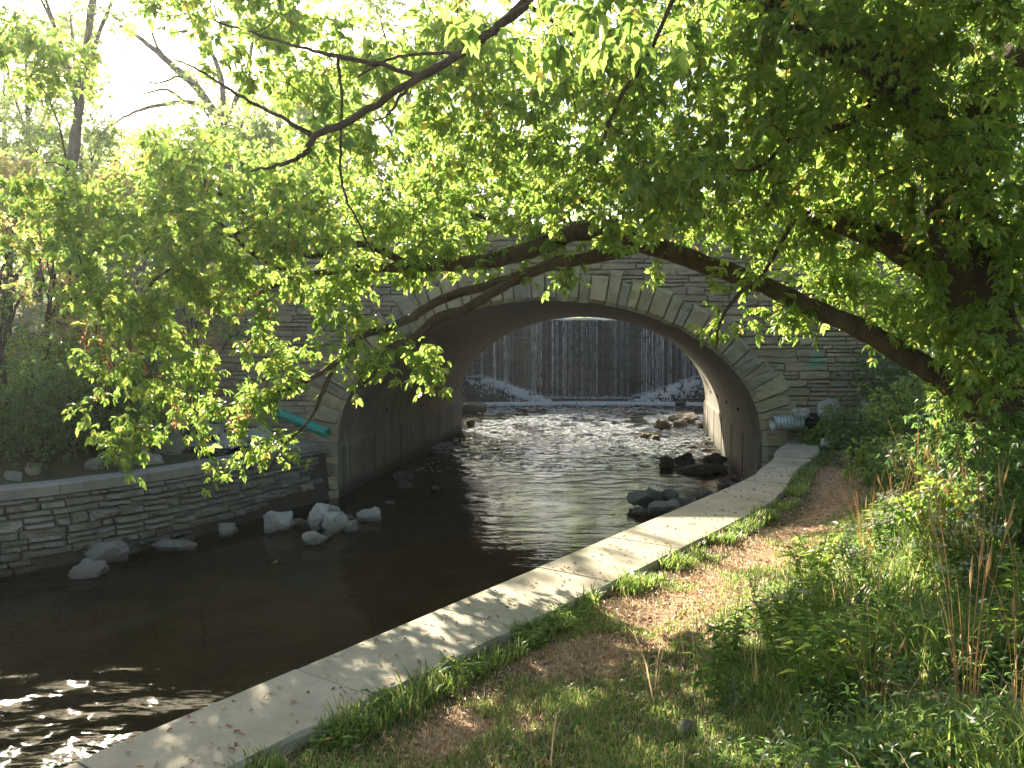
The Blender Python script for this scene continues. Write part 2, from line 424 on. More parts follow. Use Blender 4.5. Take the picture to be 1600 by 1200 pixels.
# ---------------------------------------------------------------- the setting
# far ground, bed and water
gd = [tuple(v) for v in ((-700, -300, -0.9), (700, -300, -0.9), (700, 1200, -0.9), (-700, 1200, -0.9))]
tag(mesh('ground', gd, [(0, 1, 2, 3)], M['bank']), kind='structure')
rows = []
for y in np.arange(-15, 47, 0.5):
    rows.append([(x, y, -0.32+0.10*noise.noise(Vector((x*.5, y*.5, 0)))+0.05*noise.noise(Vector((x*1.9, y*1.9, 5))) + (0.16 if False else 0)) for x in np.arange(-34, 18, 0.5)])
strip('stream_bed', rows, M['bed'])
def wave_amp(x, y):
    rough = min(1.0, max(0.0, (y-12.5)/6.0)); near = min(1.0, max(0.0, (8.6-y-0.25*(x+3))/1.5))
    return 0.0006 + 0.016*rough*(1+4.0*min(1.0, max(0.0, (y-19)/8)))*(0.55+0.6*max(0, 0.5+noise.noise(Vector((x*.35, y*.22, 2))))) + 0.019*near
def wave(x, y):
    n_ = noise.noise
    return wave_amp(x, y)*(n_(Vector((x*1.5, y*2.6, 0)))*1.2+n_(Vector((x*3.6, y*5.2, 4)))*.7+n_(Vector((x*8, y*10, 7)))*.28)
def water_patch(xs, ys_):
    V = np.array([(x, y, wave(x, y)) for y in ys_ for x in xs]); k = len(xs)
    i_ = np.arange((len(ys_)-1)*(k-1)); r_, c_ = i_//(k-1), i_ % (k-1); q = r_*k+c_
    return V, np.stack([q, q+1, q+k+1, q+k], 1)
def merge(ps):
    V, Q, o_ = [], [], 0
    for v, q in ps: V.append(v); Q.append(q+o_); o_ += len(v)
    return np.concatenate(V), np.concatenate(Q)
xa, ya = np.arange(-9, 11.01, .08), np.arange(12, 46.0, .085)
V_, Q_ = merge([water_patch(xa, ya), water_patch(np.arange(-9, 2.01, .05), np.arange(3.5, 12.01, .05)),
                water_patch(np.array([-40., -25, -9]), np.array([-15., 0, 3.5, 12, 46])), water_patch(np.array([-9., -3, 2, 11]), np.array([-15., -5, 3.5])), water_patch(np.array([2.0, 6, 11]), np.array([3.5, 8, 12.]))])
tag(npmesh('water', V_, None, Q_, M['water'], smooth=True), kind='structure')
# downstream banks
def dirt_r(x, y, z):
    d = (x-wr(y))*0.8
    c = 0.68 + 0.12*math.sin(y*0.8)
    v = max(0, 1.15-abs(d-c)/(0.75 if y < 7 else 0.5))
    if y < 5.5: v = max(v*0.6, max(0, 0.75-abs(d-0.9)/1.2)*0.6)
    if 10 < y < 13: v = max(v, max(0, 1-abs(d-1.8)/.8))
    return v
offs = [0, .08, .2, .35, .5, .7, .9, 1.2, 1.5, 1.8, 2.1, 2.5, 3, 3.5, 4, 4.5, 5, 6, 7, 8, 10, 12, 15, 20, 30, 45]
rows = []
for y in list(np.arange(-14, 17, 0.25))+[FY+0.02]:
    rows.append([(wr(y)-0.02+d, y, rbank(wr(y)+d, y)) for d in offs])
strip('grassy_bank', rows, M['bank'], dirt_r)
rows = []
for y in list(np.arange(-26, 17, 0.4))+[FY+0.02]:
    rows.append([(lw(y)-0.30-d, y, lbank(lw(y)-0.30-d, y)) for d in offs])
strip('left_bank', rows, M['bank'], lambda x, y, z: 0.2)
# upstream banks
def ubank(side):
    rows = []
    for y in list(np.arange(BY+0.02, 46.2, 0.7)):
        c = CX + SK*(y-FY); base = c + side*(HA+0.1+(y-BY)*0.12*(1 if side < 0 else 0.6))
        rows.append([(base+side*d, y, -0.5 + min(5.3, 1.1*d + 0.25*noise.noise(Vector((base+d, y, side))))) for d in offs])
    return rows
strip('upstream_bank', ubank(-1), M['bank']); strip('upstream_bank', ubank(1), M['bank'])
# land at road level on both sides of the stream behind the bridge, and beyond the dam
def gfar(x, y):            # ground level behind the line of the bridge face
    if y > 46: return 4.2+0.012*(y-46)
    if x > 0: return 5.0 if y < BY else 4.8
    return float(np.interp(y, [17, 18.5, 22, 29.5], [2.5, 2.9, 3.7, 4.8]))
rows = [[(-8.62+.25, y, gfar(-9, y))]+[(-8.4-d, y, gfar(-9, y)+.15*noise.noise(Vector((d*.5, y*.5, 0)))*(d > 1)) for d in (.5, 1, 2, 3, 5, 8, 14, 25, 60)] for y in np.arange(FY-.1, BY+.6, .8)]
strip('verge_ground', rows, M['bank'])
strip('road_level_ground', [[(CX+d, y, 5.02 if d < 14 else 5.0) for d in (10.2, 14, 20, 30, 60)] for y in (FY+0.35, 22, BY)], M['bank'])
rows = []
for y in (46.0, 60, 90, 150, 300, 600, 1000):
    rows.append([(x, y, 4.2+0.012*(y-46) + 0.8*noise.noise(Vector((x*.02, y*.02, 0)))) if abs(x-6) > 9 else (x, y, 4.0) for x in (-500, -250, -120, -60, -30, -15, -6, 18, 30, 60, 120, 250, 500)])
strip('upland', rows, M['bank'])
rows = [[(x, y, 4.54) for x in (-6, 2, 8, 18)] for y in (44.6, 60, 100, 140)]
strip('pond_water', rows, M['water'])

# walkway slabs: a ribbon of separate slabs with open joints, side wall down into the water
sl = MB(); L = []
acc = 0; prev = None
ys = list(np.arange(-11, 17.14, 0.05))
for y in ys:
    a = Vector((wl(y), y, 0))
    # right edge at matching perpendicular: shift along the path
    L.append(a)
def rightpt(a, k):
    d = (L[min(k+3, len(L)-1)]-L[max(k-3, 0)]).normalized(); n = Vector((d.y, -d.x, 0))
    best = None
    for t in np.arange(0.3, 1.6, 0.02):
        q = a+n*t
        if q.x - wr(q.y) >= 0: return q
    return a+n*0.85
dist = [0]
for k in range(1, len(L)): dist.append(dist[-1]+(L[k]-L[k-1]).length)
k0 = min(range(len(L)), key=lambda k: abs(L[k].y-5.13)); phase = dist[k0] % 1.43
R_ = [rightpt(a, k) for k, a in enumerate(L)]
seg, cur = [], None
for k in range(len(L)):
    i = int((dist[k]-phase)//1.43)
    if cur != i: seg.append([]); cur = i
    seg[-1].append(k)
for s_ in seg:
    if len(s_) < 3: continue
    ks = s_[::2] + ([s_[-1]] if s_[-1] not in s_[::2] else [])
    b = len(sl.V); m_ = len(ks)
    tilt = rnd.uniform(-0.004, 0.004)
    first = L[ks[0]]
    for q, k in enumerate(ks):
        l, r = L[k].copy(), R_[k].copy()
        if q == m_-1 and k+1 < len(L):           # run to just short of the next slab
            e = (L[k+1]-L[k])*0.78; l += e; r += e
        cross = (r-l).normalized()
        zt = TOP + tilt
        cuts = [(l, -0.22), (l, zt-0.02), (l+cross*0.02, zt), (l.lerp(r, 0.5), zt+0.003), (r-cross*0.02, zt), (r, zt-0.02), (r, 0.9)]
        for ci, (p, z) in enumerate(cuts):
            jn = .016*noise.noise(Vector((p.x*5, p.y*5, 1)))+.010*noise.noise(Vector((p.x*17, p.y*17, 1)))
            sl.V.append(Vector((p.x+(jn if ci in (1, 5) else 0), p.y-(jn if ci in (1, 5) else 0), z-(abs(jn)*.8 if ci in (1, 5) else 0))))
    for q in range(m_-1):
        for c in range(6):
            sl.F.append((b+q*7+c, b+q*7+c+1, b+(q+1)*7+c+1, b+(q+1)*7+c))
    sl.F.append(tuple(b+c for c in range(7))); sl.F.append(tuple(b+(m_-1)*7+c for c in reversed(range(7))))
o = sl.build('walkway', M['walk']); tag(o, kind='structure')

# ---------------------------------------------------------------- masonry generator
def stones(mb, u0, u1, v0, v1, mapping, span=None, hmin=.10, hmax=.2, lmin=.3, lmax=.9, rng=None, proud=0.03, rough=0.02, skip=None, gap=0.012, nx=5, ny=3):
    """random-coursed masonry: every stone its own lumpy block; span(v)->list of (ua, ub) intervals"""
    v = v0
    while v < v1-0.02:
        h = rng.uniform(hmin, hmax); h = min(h, v1-v)
        if v1-(v+h) < 0.05: h = v1-v
        for (ua, ub) in (span(v, v+h) if span else [(u0, u1)]):
            u = ua + (0 if span else -rng.uniform(0, .3))
            while u < ub-0.03:
                l = rng.uniform(lmin, lmax)
                if ub-(u+l) < 0.15: l = ub-u
                # sometimes two thin stones stacked in one course
                sub = [(v, v+h)] if (h < 0.15 or rng.random() < .7) else [(v, v+h*.5), (v+h*.5, v+h)]
                for (va, vb) in sub:
                    if skip and skip(u+l/2, (va+vb)/2): continue
                    stone(mb, u+gap/2, u+l-gap/2, va+gap/2, vb-gap/2, mapping, rng.uniform(0.3, 1)*proud, rough, nx, ny, rng)
                u += l
        v += h
def stone(mb, ua, ub, va, vb, mapping, proud, rough, nx, ny, rng):
    if ub-ua > .3: nx = 9
    if vb-va > .11: ny = 5
    b = len(mb.V); sd = rng.uniform(0, 100)
    j = min(0.02, (vb-va)*0.14)
    cj = [rng.uniform(-j, j) for _ in range(8)]
    tl = rng.uniform(-.5, .5)*proud
    for iy in range(ny+1):
        for ix in range(nx+1):
            fx, fy = ix/nx, iy/ny
            # pull grid lines towards the edges, so that the arris is tight
            gx = [0, .06, .35, .65, .94, 1][ix] if nx == 5 else [0, .03, .17, .33, .5, .67, .82, .92, .97, 1][ix]
            gy = [0, .2, .8, 1][iy] if ny == 3 else [0, .12, .36, .64, .88, 1][iy]
            u = ua+(ub-ua)*gx; v = va+(vb-va)*gy
            v += (cj[0]*(1-gx)+cj[1]*gx)*(1-gy)+(cj[2]*(1-gx)+cj[3]*gx)*gy
            edge = ix in (0, nx) or iy in (0, ny)
            d = (0 if edge else proud+tl*(gx-.5)) + (rough*(noise.noise(Vector((u*6, v*9, sd)))+.6*noise.noise(Vector((u*17, v*21, sd)))) if not edge else 0)
            mb.V.append(mapping(u, v, d))
    w_ = nx+1
    for iy in range(ny):
        for ix in range(nx):
            mb.F.append((b+iy*w_+ix, b+iy*w_+ix+1, b+(iy+1)*w_+ix+1, b+(iy+1)*w_+ix))
    # sides going back into the wall
    rim = [ix for ix in range(nx+1)] + [iy*w_+nx for iy in range(1, ny+1)] + [ny*w_+ix for ix in range(nx-1, -1, -1)] + [iy*w_ for iy in range(ny-1, 0, -1)]
    c = len(mb.V)
    um, vm = (ua+ub)/2, (va+vb)/2
    for r in rim:
        iy, ix = divmod(r, w_); fx = ix/nx; fy = iy/ny
        mb.V.append(mapping(ua+(ub-ua)*fx, va+(vb-va)*fy, -0.10))
    for k in range(len(rim)):
        k2 = (k+1) % len(rim); mb.F.append((b+rim[k2], b+rim[k], c+k, c+k2))

# ---------------------------------------------------------------- the bridge
bridge = empty('stone_bridge', (CX, FY, 0), 'limestone road bridge with one low elliptical arch over the stream', 'bridge')
def arch(t, extra=0.0):
    """point of the arch profile, t 0..1 from the left foot over the crown to the right foot"""
    leg = ZS+0.35
    import math as m_
    n_arc = 0.78
    if t < 0.11: return (-HA-extra, -0.35 + leg*t/0.11)
    if t > 0.89: return (HA+extra, -0.35 + leg*(1-t)/0.11)
    a = math.pi*(1-(t-0.11)/0.78)
    return ((HA+extra)*math.cos(a), ZS+(HB+extra)*math.sin(a))
def arch_low(u, extra):
    """height of the arch curve over offset u from the centre, None outside"""
    a = HA+extra
    if abs(u) >= a: return None
    return ZS+(HB+extra)*math.sqrt(1-(u/a)**2)
XL, XR = -8.6, 18.0
# facade stones
fb = MB(); rg = random.Random(3)
RING = 0.60
def fspan(va, vb):
    zz = va
    if vb < ZS: e = HA+RING*0.8
    else:
        z = (max(va, ZS)-ZS)/(HB+RING*0.8)
        e = (HA+RING*0.8)*math.sqrt(max(0, 1-z*z)) if z < 1 else 0
    if e <= 0: return [(XL, XR)]
    return [(XL, CX-e), (CX+e, XR)]
stones(fb, XL, XR, 0.2, BT-0.16, lambda u, v, d: Vector((u, FY-0.05-d, v)), fspan, .08, .20, .22, .95, rg, 0.045, 0.032)
o = fb.build('facade', M['facade'], smooth=False); child(o, bridge)
# mortar backing with the arch cut out, both faces
def backing(name, yv, shift):
    mb = MB(); xs = sorted(set([XL, XR] + [CX-HA-.3, CX+HA+.3] + list(np.linspace(CX-HA-.299, CX+HA+.299, 60))))
    for a, b in zip(xs, xs[1:]):
        za, zb = (arch_low(a-CX, .3), arch_low(b-CX, .3))
        za = -0.6 if za is None else za; zb = -0.6 if zb is None else zb
        if b-a < 0.01: continue
        if min(za, zb) < 0 and max(za, zb) > 0: za = zb = max(za, zb) if abs(a-CX) < HA+.3 and abs(b-CX) < HA+.3 else -0.6
        q = len(mb.V)
        mb.V += [Vector((a+shift, yv, za)), Vector((b+shift, yv, zb)), Vector((b+shift, yv, BT-.1)), Vector((a+shift, yv, BT-.1))]
        mb.F.append((q, q+1, q+2, q+3))
    child(mb.build(name, M['mortar']), bridge)
backing('mortar_bed', FY-0.02, 0)
backing('upstream_face', BY-0.02, SK*(BY-FY))
# ring of arch stones
rb = MB(); tt = 0.0; rg = random.Random(5)
arcs = [arch(k/800) for k in range(801)]
cum = [0]
for p, q in zip(arcs, arcs[1:]): cum.append(cum[-1]+math.hypot(q[0]-p[0], q[1]-p[1]))
def at_len(s):
    s = max(0, min(cum[-1]-1e-6, s))
    k = np.searchsorted(cum, s)-1; k = max(0, min(799, int(k)))
    f = (s-cum[k])/(cum[k+1]-cum[k]); p, q = arcs[k], arcs[k+1]
    x, z = p[0]+(q[0]-p[0])*f, p[1]+(q[1]-p[1])*f
    k1, k2 = max(0, k-6), min(800, k+7)
    dx, dz = arcs[k2][0]-arcs[k1][0], arcs[k2][1]-arcs[k1][1]; l = math.hypot(dx, dz)
    return x, z, -dz/l, dx/l
s_ = 0.2
while s_ < cum[-1]-0.2:
    wd = rg.uniform(0.19, 0.40); e = min(s_+wd, cum[-1]-0.2)
    ln = rg.choice((0.58, 0.66, 0.74, 0.84))+rg.uniform(-.03, .03)
    def mp(u, v, d):
        x, z, nx_, nz_ = at_len(u)
        return Vector((CX+x+nx_*v, FY-0.09-d, z+nz_*v))
    stone(rb, s_+.006, e-.006, 0.0, ln, mp, rg.uniform(.04, .10), .05, 5, 3, rg)
    s_ = e
child(rb.build('arch_ring', M['ring']), bridge)
# barrel vault with the plinth joint
bb = MB(); NB = 14; prof = []
for k in range(0, 121): prof.append(arch(k/120))
for j in range(NB+1):
    y = FY-0.06 + (BY-FY+0.24)*j/NB
    for (x, z) in prof:
        s = 0.05 if z < 1.16 else 0.0
        xx = x - math.copysign(s, x)
        bb.V.append(Vector((CX+SK*(y-FY)+xx, y, z)))
K = len(prof)
for j in range(NB):
    for k in range(K-1):
        bb.F.append((j*K+k, j*K+k+1, (j+1)*K+k+1, (j+1)*K+k))
# front edge of the vault, returning behind the ring
q = len(bb.V)
for k, (x, z) in enumerate(prof):
    s = 0.05 if z < 1.16 else 0.0
    n_ = Vector((x, max(0, z-ZS)*HA/HB, 0)).normalized()
    bb.V.append(Vector((CX+x+n_.x*0.3, FY-0.03, z+n_.y*0.3)))
for k in range(K-1): bb.F.append((q+k, q+k+1, k+1, k))
vault = bb.build('barrel_vault', M['barrel'], smooth=False, origin=(CX, FY, 0)); child(vault, bridge)
# vertical joints, weep holes, pale drip line along the waterline in the barrel
jb = MB()
for side in (-1, 1):
    for yv in (19.4, 21.6, 23.9, 26.0, 28.0):
        x = CX+SK*(yv-FY)+side*(HA-0.05-0.004)
        jb.box((min(x, x-side*.01), yv, 0.05), (max(x, x-side*.01), yv+0.025, 1.12))
jb.build('joint_lines', M['hole'], vault, origin=None).location = (-CX, -FY, 0)
for side in (-1, 1):
    for yv in (20.4, 22.8, 25.1, 27.2):
        hb = MB(); x = CX+SK*(yv-FY)+side*(HA-0.02)
        hb.tube([(x, yv, 1.62), (x-side*.05, yv, 1.60)], [.05, .05], 10)
        hb.build('weep_hole', M['hole'], vault).location = (-CX, -FY, 0)
# road deck, copings, far parapet
dk = MB(); dk.box((XL, FY+.3, 4.7), (XR, BY-.3, 4.95)); child(dk.build('road_deck', M['asphalt']), bridge)
cp = MB(); x = XL; rg = random.Random(8)
while x < XR:
    l = rg.uniform(.9, 1.4); cp.box((x+.005, FY-.16+rg.uniform(-.006, .006), BT-.158), (x+l-.005, FY+.36, BT+rg.uniform(-.006, .006))); x += l
child(cp.build('parapet_coping', M['coping']), bridge)
pp = MB(); pp.box((XL, FY+.0, 4.7), (XR, FY+.28, BT-.16)); child(pp.build('parapet_core', M['mortar']), bridge)
pp = MB(); pp.box((XL, BY-.30, 4.7), (XR+2, BY-.03, BT-.1)); child(pp.build('upstream_parapet', M['coping']), bridge)
pp = MB(); pp.box((XL-.02, FY+.01, 0), (XL+.3, BY-.04, BT-.2)); child(pp.build('abutment', M['mortar']), bridge)

# ---------------------------------------------------------------- left retaining wall
lwall = empty('retaining_wall', (lw(12), 12, 0), 'curved rubble stone retaining wall with concrete coping along the left water edge', 'wall')
pts = sorted(LWs, key=lambda p: -p[1])     # from the bridge towards the camera side
cumw = [0]
for p, q in zip(pts, pts[1:]): cumw.append(cumw[-1]+math.hypot(q[0]-p[0], q[1]-p[1]))
def wallpt(u, v, d):
    u = max(0.0, min(cumw[-1]-1e-4, u)); k = int(np.searchsorted(cumw, u, 'right'))-1
    f = (u-cumw[k])/(cumw[k+1]-cumw[k]); p, q = pts[k], pts[k+1]
    dx, dy = q[0]-p[0], q[1]-p[1]; l = math.hypot(dx, dy)
    nx_, ny_ = -dy/l, dx/l                    # towards the water (right-hand side)
    if nx_ < 0: nx_, ny_ = -nx_, -ny_
    bt = 0.10*(TOP-v)                        # batter
    return Vector((p[0]+dx*f+nx_*(d+bt), p[1]+dy*f+ny_*(d+bt), v))
def u_of_y(y):
    for k in range(len(pts)-1):
        if pts[k+1][1] <= y <= pts[k][1]: return cumw[k]+(cumw[k+1]-cumw[k])*(pts[k][1]-y)/(pts[k][1]-pts[k+1][1])
U1 = u_of_y(4.0)
def wskip(u, v):
    # washed-out hollows at the foot and the gap beside the barrel
    if u < 0.55 and v < 0.98 and noise.noise(Vector((u*6, v*5, 1))) > -0.25: return True
    if 0.5 < u < 2.6 and v < 0.42-0.10*(u-0.5) : return True
    if 2.5 < u < 3.8 and v < 0.20: return True
    if v < 0.14 and noise.noise(Vector((u*1.1, 3, 9))) > .12: return True
    if 5.6 < u < 6.3 and v < 0.10: return True
    if abs(u-6.75) < .09 and abs(v-0.42) < .09: return True
    return False
wb = MB(); stones(wb, 0.02, U1, -0.25, TOP-0.17, wallpt, None, .07, .21, .18, .70, random.Random(12), 0.075, 0.075, wskip, 0.02)
child(wb.build('stonework', M['wall']), lwall)
rows = [[wallpt(u, v, -0.085) for v in (-.4, .1, .6, TOP-.1)] for u in np.arange(0, U1, .3)]
o = strip('rubble_core', rows, M['cavity']); del o['kind']; child(o, lwall)
cb = MB(); u = 0.0; rg = random.Random(2)
while u < U1:
    l = rg.uniform(1.3, 1.7); b = len(cb.V); n_ = 6
    for k in range(n_+1):
        uu = u+.006+(l-.012)*k/n_
        for (v, d) in ((TOP-.165, .05), (TOP-.02, .06), (TOP, .04), (TOP, -.36), (TOP-.165, -.36)):
            p = wallpt(uu, v, d + 0.10*(v-TOP)); cb.V.append(p)
    for k in range(n_):
        for c in range(5): cb.F.append((b+k*5+c, b+k*5+(c+1) % 5, b+(k+1)*5+(c+1) % 5, b+(k+1)*5+c))
    cb.F.append(tuple(b+c for c in range(5))); cb.F.append(tuple(b+n_*5+c for c in reversed(range(5))))
    u += l
child(cb.build('coping', M['coping']), lwall)

# ---------------------------------------------------------------- dam and waterfall
DY = 42.5
def dam_x(a): return a
def dam_y(x):       # a shallow curve, hollow side downstream
    return DY + 1.6 - 0.022*(x-4.2)**2
dam = empty('stone_dam', (4.2, DY, 0), 'tall dark stone dam with thin water falling over it behind the arch', 'dam')
db = MB()
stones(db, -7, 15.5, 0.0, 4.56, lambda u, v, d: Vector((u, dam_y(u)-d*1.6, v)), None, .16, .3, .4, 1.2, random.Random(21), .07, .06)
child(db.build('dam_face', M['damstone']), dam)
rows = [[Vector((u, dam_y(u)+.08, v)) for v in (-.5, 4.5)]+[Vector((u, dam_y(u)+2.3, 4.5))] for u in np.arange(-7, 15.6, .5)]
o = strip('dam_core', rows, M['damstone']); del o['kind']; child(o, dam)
# stepped apron at both ends and low sill across
rg = random.Random(33)
def apron(side):
    mb = MB()
    for st in range(7):
        z = 0.14+0.17*st
        for k in range(9):
            e = st*0.50 + rg.uniform(-.1, .1)
            # steps climb away from the middle towards the bank
            xa = 4.2+side*(2.2+e*1.0+k*0.72); xb = xa+side*(.70+rg.uniform(-.1, .0))
            yb = dam_y(xa)-0.05; ya = yb-1.9+0.2*st+rg.uniform(-.12, .12)
            if side*(xa-4.2) > 10.5: continue
            mb.box((min(xa, xb), ya, -.3 if k == 0 or st == 0 else z-.3), (max(xa, xb), yb, z+rg.uniform(-.03, .03)))
    return mb
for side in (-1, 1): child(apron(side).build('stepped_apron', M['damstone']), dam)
sb = MB()
for k in range(26):
    xa = -3.5+k*.62; sb.box((xa+.01, dam_y(xa)-2.5+rg.uniform(-.1, .1), -.3), (xa+.61, dam_y(xa)-.1, .15+rg.uniform(-.04, .03)))
child(sb.build('foot_sill', M['damstone']), dam)
# waterfall: ribbons of water, each a narrow irregular strand, plus a thin lip
def strand(mb, x, z1, w_, off, n_=14, wob=.02, taper=1.0):
    b = len(mb.V)
    for k in range(n_+1):
        f = k/n_; z = 4.58+(z1-4.58)*f
        y = dam_y(x)-.10-off-.30*math.sqrt(max(0.0, f))*0.9
        ww = w_*(0.6+.6*abs(noise.noise(Vector((x*9, z*2.3, 2)))))*(1-(1-taper)*f)
        dx = wob*noise.noise(Vector((x*5, z*1.1, 7)))
        mb.V += [Vector((x+dx-ww, y, z)), Vector((x+dx, y-ww*.6, z)), Vector((x+dx+ww, y, z))]
    for k in range(n_):
        for c in (0, 1): mb.F.append((b+k*3+c, b+k*3+c+1, b+(k+1)*3+c+1, b+(k+1)*3+c))
fw = MB(); rg = random.Random(41)
for k in range(760):
    x = rg.uniform(-3.5, 13.5)
    dn = 0.42+0.9*noise.noise(Vector((x*1.3, 0, 9)))+0.9*noise.noise(Vector((x*4.7, 0, 2)))+(0.25 if x > 7.5 else 0)
    if rg.random() > dn: continue
    zb = 0.2 + 0.17*max(0, (abs(x-4.2)-2.4)/.72)
    thick = rg.random() < .11
    strand(fw, x, max(0.2, min(zb, 1.6)), rg.uniform(.010, .020) if thick else rg.uniform(.003, .008), rg.uniform(0, .08), 14, .05 if thick else .02)
def m_strand():
    m, n, out = mat('water_strand')
    t = tex(n, 1.0, 3, 0.6, (14, 14, 2.2)); a = maprange(n, t, 0.38, 0.56, 0.08, 1.0)
    p = nd(n, 'BsdfPrincipled'); p.inputs['Base Color'].default_value = (0.72, 0.80, 0.90, 1); p.inputs['Roughness'].default_value = 0.25
    tl = nd(n, 'BsdfTranslucent'); tl.inputs[0].default_value = (0.78, 0.86, 0.95, 1)
    m1 = nd(n, 'MixShader', i_0=0.5); n.links.new(p.outputs[0], m1.inputs[1]); n.links.new(tl.outputs[0], m1.inputs[2])
    tr = nd(n, 'BsdfTransparent'); mx = nd(n, 'MixShader'); n.links.new(a, mx.inputs[0])
    n.links.new(tr.outputs[0], mx.inputs[1]); n.links.new(m1.outputs[0], mx.inputs[2]); n.links.new(mx.outputs[0], out.inputs[0]); return m
M['strand'] = m_strand()
o = fw.build('waterfall', M['strand'], smooth=True); tag(o, kind='structure')
# lip and foam running down the apron steps
rows = []
for x in np.arange(-6.9, 15.5, .25):
    rows.append([(x, dam_y(x)+1.0, 4.58), (x, dam_y(x)-.04, 4.59), (x, dam_y(x)-.17, 4.56+.02*noise.noise(Vector((x*3, 0, 0)))), (x, dam_y(x)-.20, 4.44+.05*noise.noise(Vector((x*5, 0, 0))))])
strip('waterfall_lip', rows, M['foam'])
fm = MB(); rg = random.Random(43)
def fleck(x, y, z, w_, h, dz):
    b = len(fm.V); t = rg.uniform(-.03, .03)
    fm.V += [Vector((x-w_, y, z+rg.uniform(-.02, .02))), Vector((x+w_*.1, y-.03, z-h*.2)), Vector((x+w_, y, z+rg.uniform(-.02, .02)+t)), Vector((x+w_*.8, y-.06-dz, z-h)), Vector((x, y-.08-dz, z-h*1.15)), Vector((x-w_*.8, y-.05-dz, z-h*.9))]
    fm.F += [(b, b+5, b+4, b+1), (b+1, b+4, b+3, b+2)]
for side in (-1, 1):
    for k in range(5200):
        st = rg.uniform(0, 6.9); band = 1.5 if side > 0 else .9
        x = 4.2+side*(1.9+st*.50+rg.expovariate(1/(band*.45)))
        if noise.noise(Vector((x*2.4, st*2.6, 3)))+.5*noise.noise(Vector((x*7, st*6, 5))) < .02: continue
        z0 = .10+.17*st+rg.uniform(-.05, .08); y = dam_y(x)-1.72+.2*int(st)-rg.uniform(0.02, .30)
        fleck(x, y, z0, rg.uniform(.006, .04), rg.uniform(.02, .15), .02)
for k in range(2600):
    x = rg.uniform(-3, 11.5); y = dam_y(x)-2.55-rg.expovariate(1/.15)
    if noise.noise(Vector((x*1.1, 5, 3))) < -.25: continue
    fleck(x, y, .17 if rg.random() < .5 else .07, rg.uniform(.01, .08), rg.uniform(.02, .12), .03)
for k in range(30000):      # white flecks painting sky glitter onto the riffle
    x = rg.uniform(-2.5, 8.5); y = rg.triangular(20, 41, 33); c0 = CX+SK*(y-FY)
    if abs(x-c0) > HA-.1+max(0, y-BY)*.1: continue
    v = noise.noise(Vector((x*.5, y*.35, 21)))+.6*noise.noise(Vector((x*1.6, y*1.0, 8)))
    if v < -.10: continue
    z = wave(x, y); w_ = rg.uniform(.015, .10); b = len(fm.V); t = rg.uniform(.008, .03)
    fm.V += [Vector((x-w_, y, z+.004)), Vector((x, y-t, z+.006)), Vector((x+w_, y, z+.004)), Vector((x, y+t, z+.02))]
    fm.F.append((b, b+1, b+2, b+3))
for k in range(1500):      # splash where the strands land
    x = rg.uniform(-2.5, 11); y = dam_y(x)-.6-rg.uniform(0, .3); s = max(0, (abs(x-4.2)-2.2)/.5)
    fleck(x, y, .22+.17*min(s, 7)+rg.expovariate(1/.05), rg.uniform(.005, .03), rg.uniform(.01, .05), .01)
o = fm.build('foam', M['foam']); tag(o, 'white foam tumbling over the steps at the foot of the falls, plus flecks imitating sky glitter on the riffle', 'foam', kind='stuff')
pb = MB(); pq = Vector((P(925, 497, 60).x, 60, 4.2)); pb.tube([(pq.x, 60, 4.2), (pq.x, 60, 6.0)], [.07, .07], 8); pb.tube([(pq.x, 60, 6.0), (pq.x, 60, 6.06)], [.1, .06], 8)
tag(pb.build('marker_post', M['paint']), 'slim white post standing beyond the dam crest', 'post')

# ---------------------------------------------------------------- rocks
def ground_hit(px, py, zf, y0=2.5, y1=17.0):
    y = y0
    while y < y1:
        p = P(px, py, y)
        if p.z <= zf(p.x, p.y): return Vector((p.x, p.y, zf(p.x, p.y)))
        y += 0.04
    p = P(px, py, y1); return Vector((p.x, y1, zf(p.x, y1)))
def rock_mesh(name, w_, d_, h_, seed, m, sink=0.15):
    r = random.Random(seed); bm = bmesh.new()
    pw = r.uniform(.6, 1.0)
    for k in range(r.randint(13, 20)):
        t = r.uniform(0, 2*math.pi); z = r.uniform(-1, 1); q = math.sqrt(1-z*z)
        c = [q*math.cos(t), q*math.sin(t), z]
        c = [math.copysign(abs(v)**pw, v) for v in c]
        bm.verts.new((c[0]*w_/2, c[1]*d_/2, c[2]*h_/2))
    g = bmesh.ops.convex_hull(bm, input=bm.verts)
    for v in [v for v in bm.verts if not v.link_faces]: bm.verts.remove(v)
    bmesh.ops.bevel(bm, geom=list(bm.edges), offset=min(w_, h_)*.05, segments=1, affect='EDGES', clamp_overlap=True)
    bmesh.ops.triangulate(bm, faces=bm.faces)
    for _ in range(2): bmesh.ops.subdivide_edges(bm, edges=[e for e in bm.edges if e.calc_length() > w_*.12], cuts=1)
    bmesh.ops.triangulate(bm, faces=bm.faces)
    bm.normal_update(); sc = min(w_, d_, h_)
    zmin = min(v.co.z for v in bm.verts)
    for v in bm.verts:
        v.co += v.normal*sc*.13*noise.noise(v.co*2.6/sc+Vector((seed, 0, 0)))+v.normal*sc*.03*noise.noise(v.co*11/sc+Vector((seed, 0, 0)))
    for v in bm.verts: v.co.z -= zmin + sink*h_
    me = bpy.data.meshes.new(name); bm.to_mesh(me); bm.free()
    o = link(name, me, m); return o
WZ = lambda x, y: 0.0
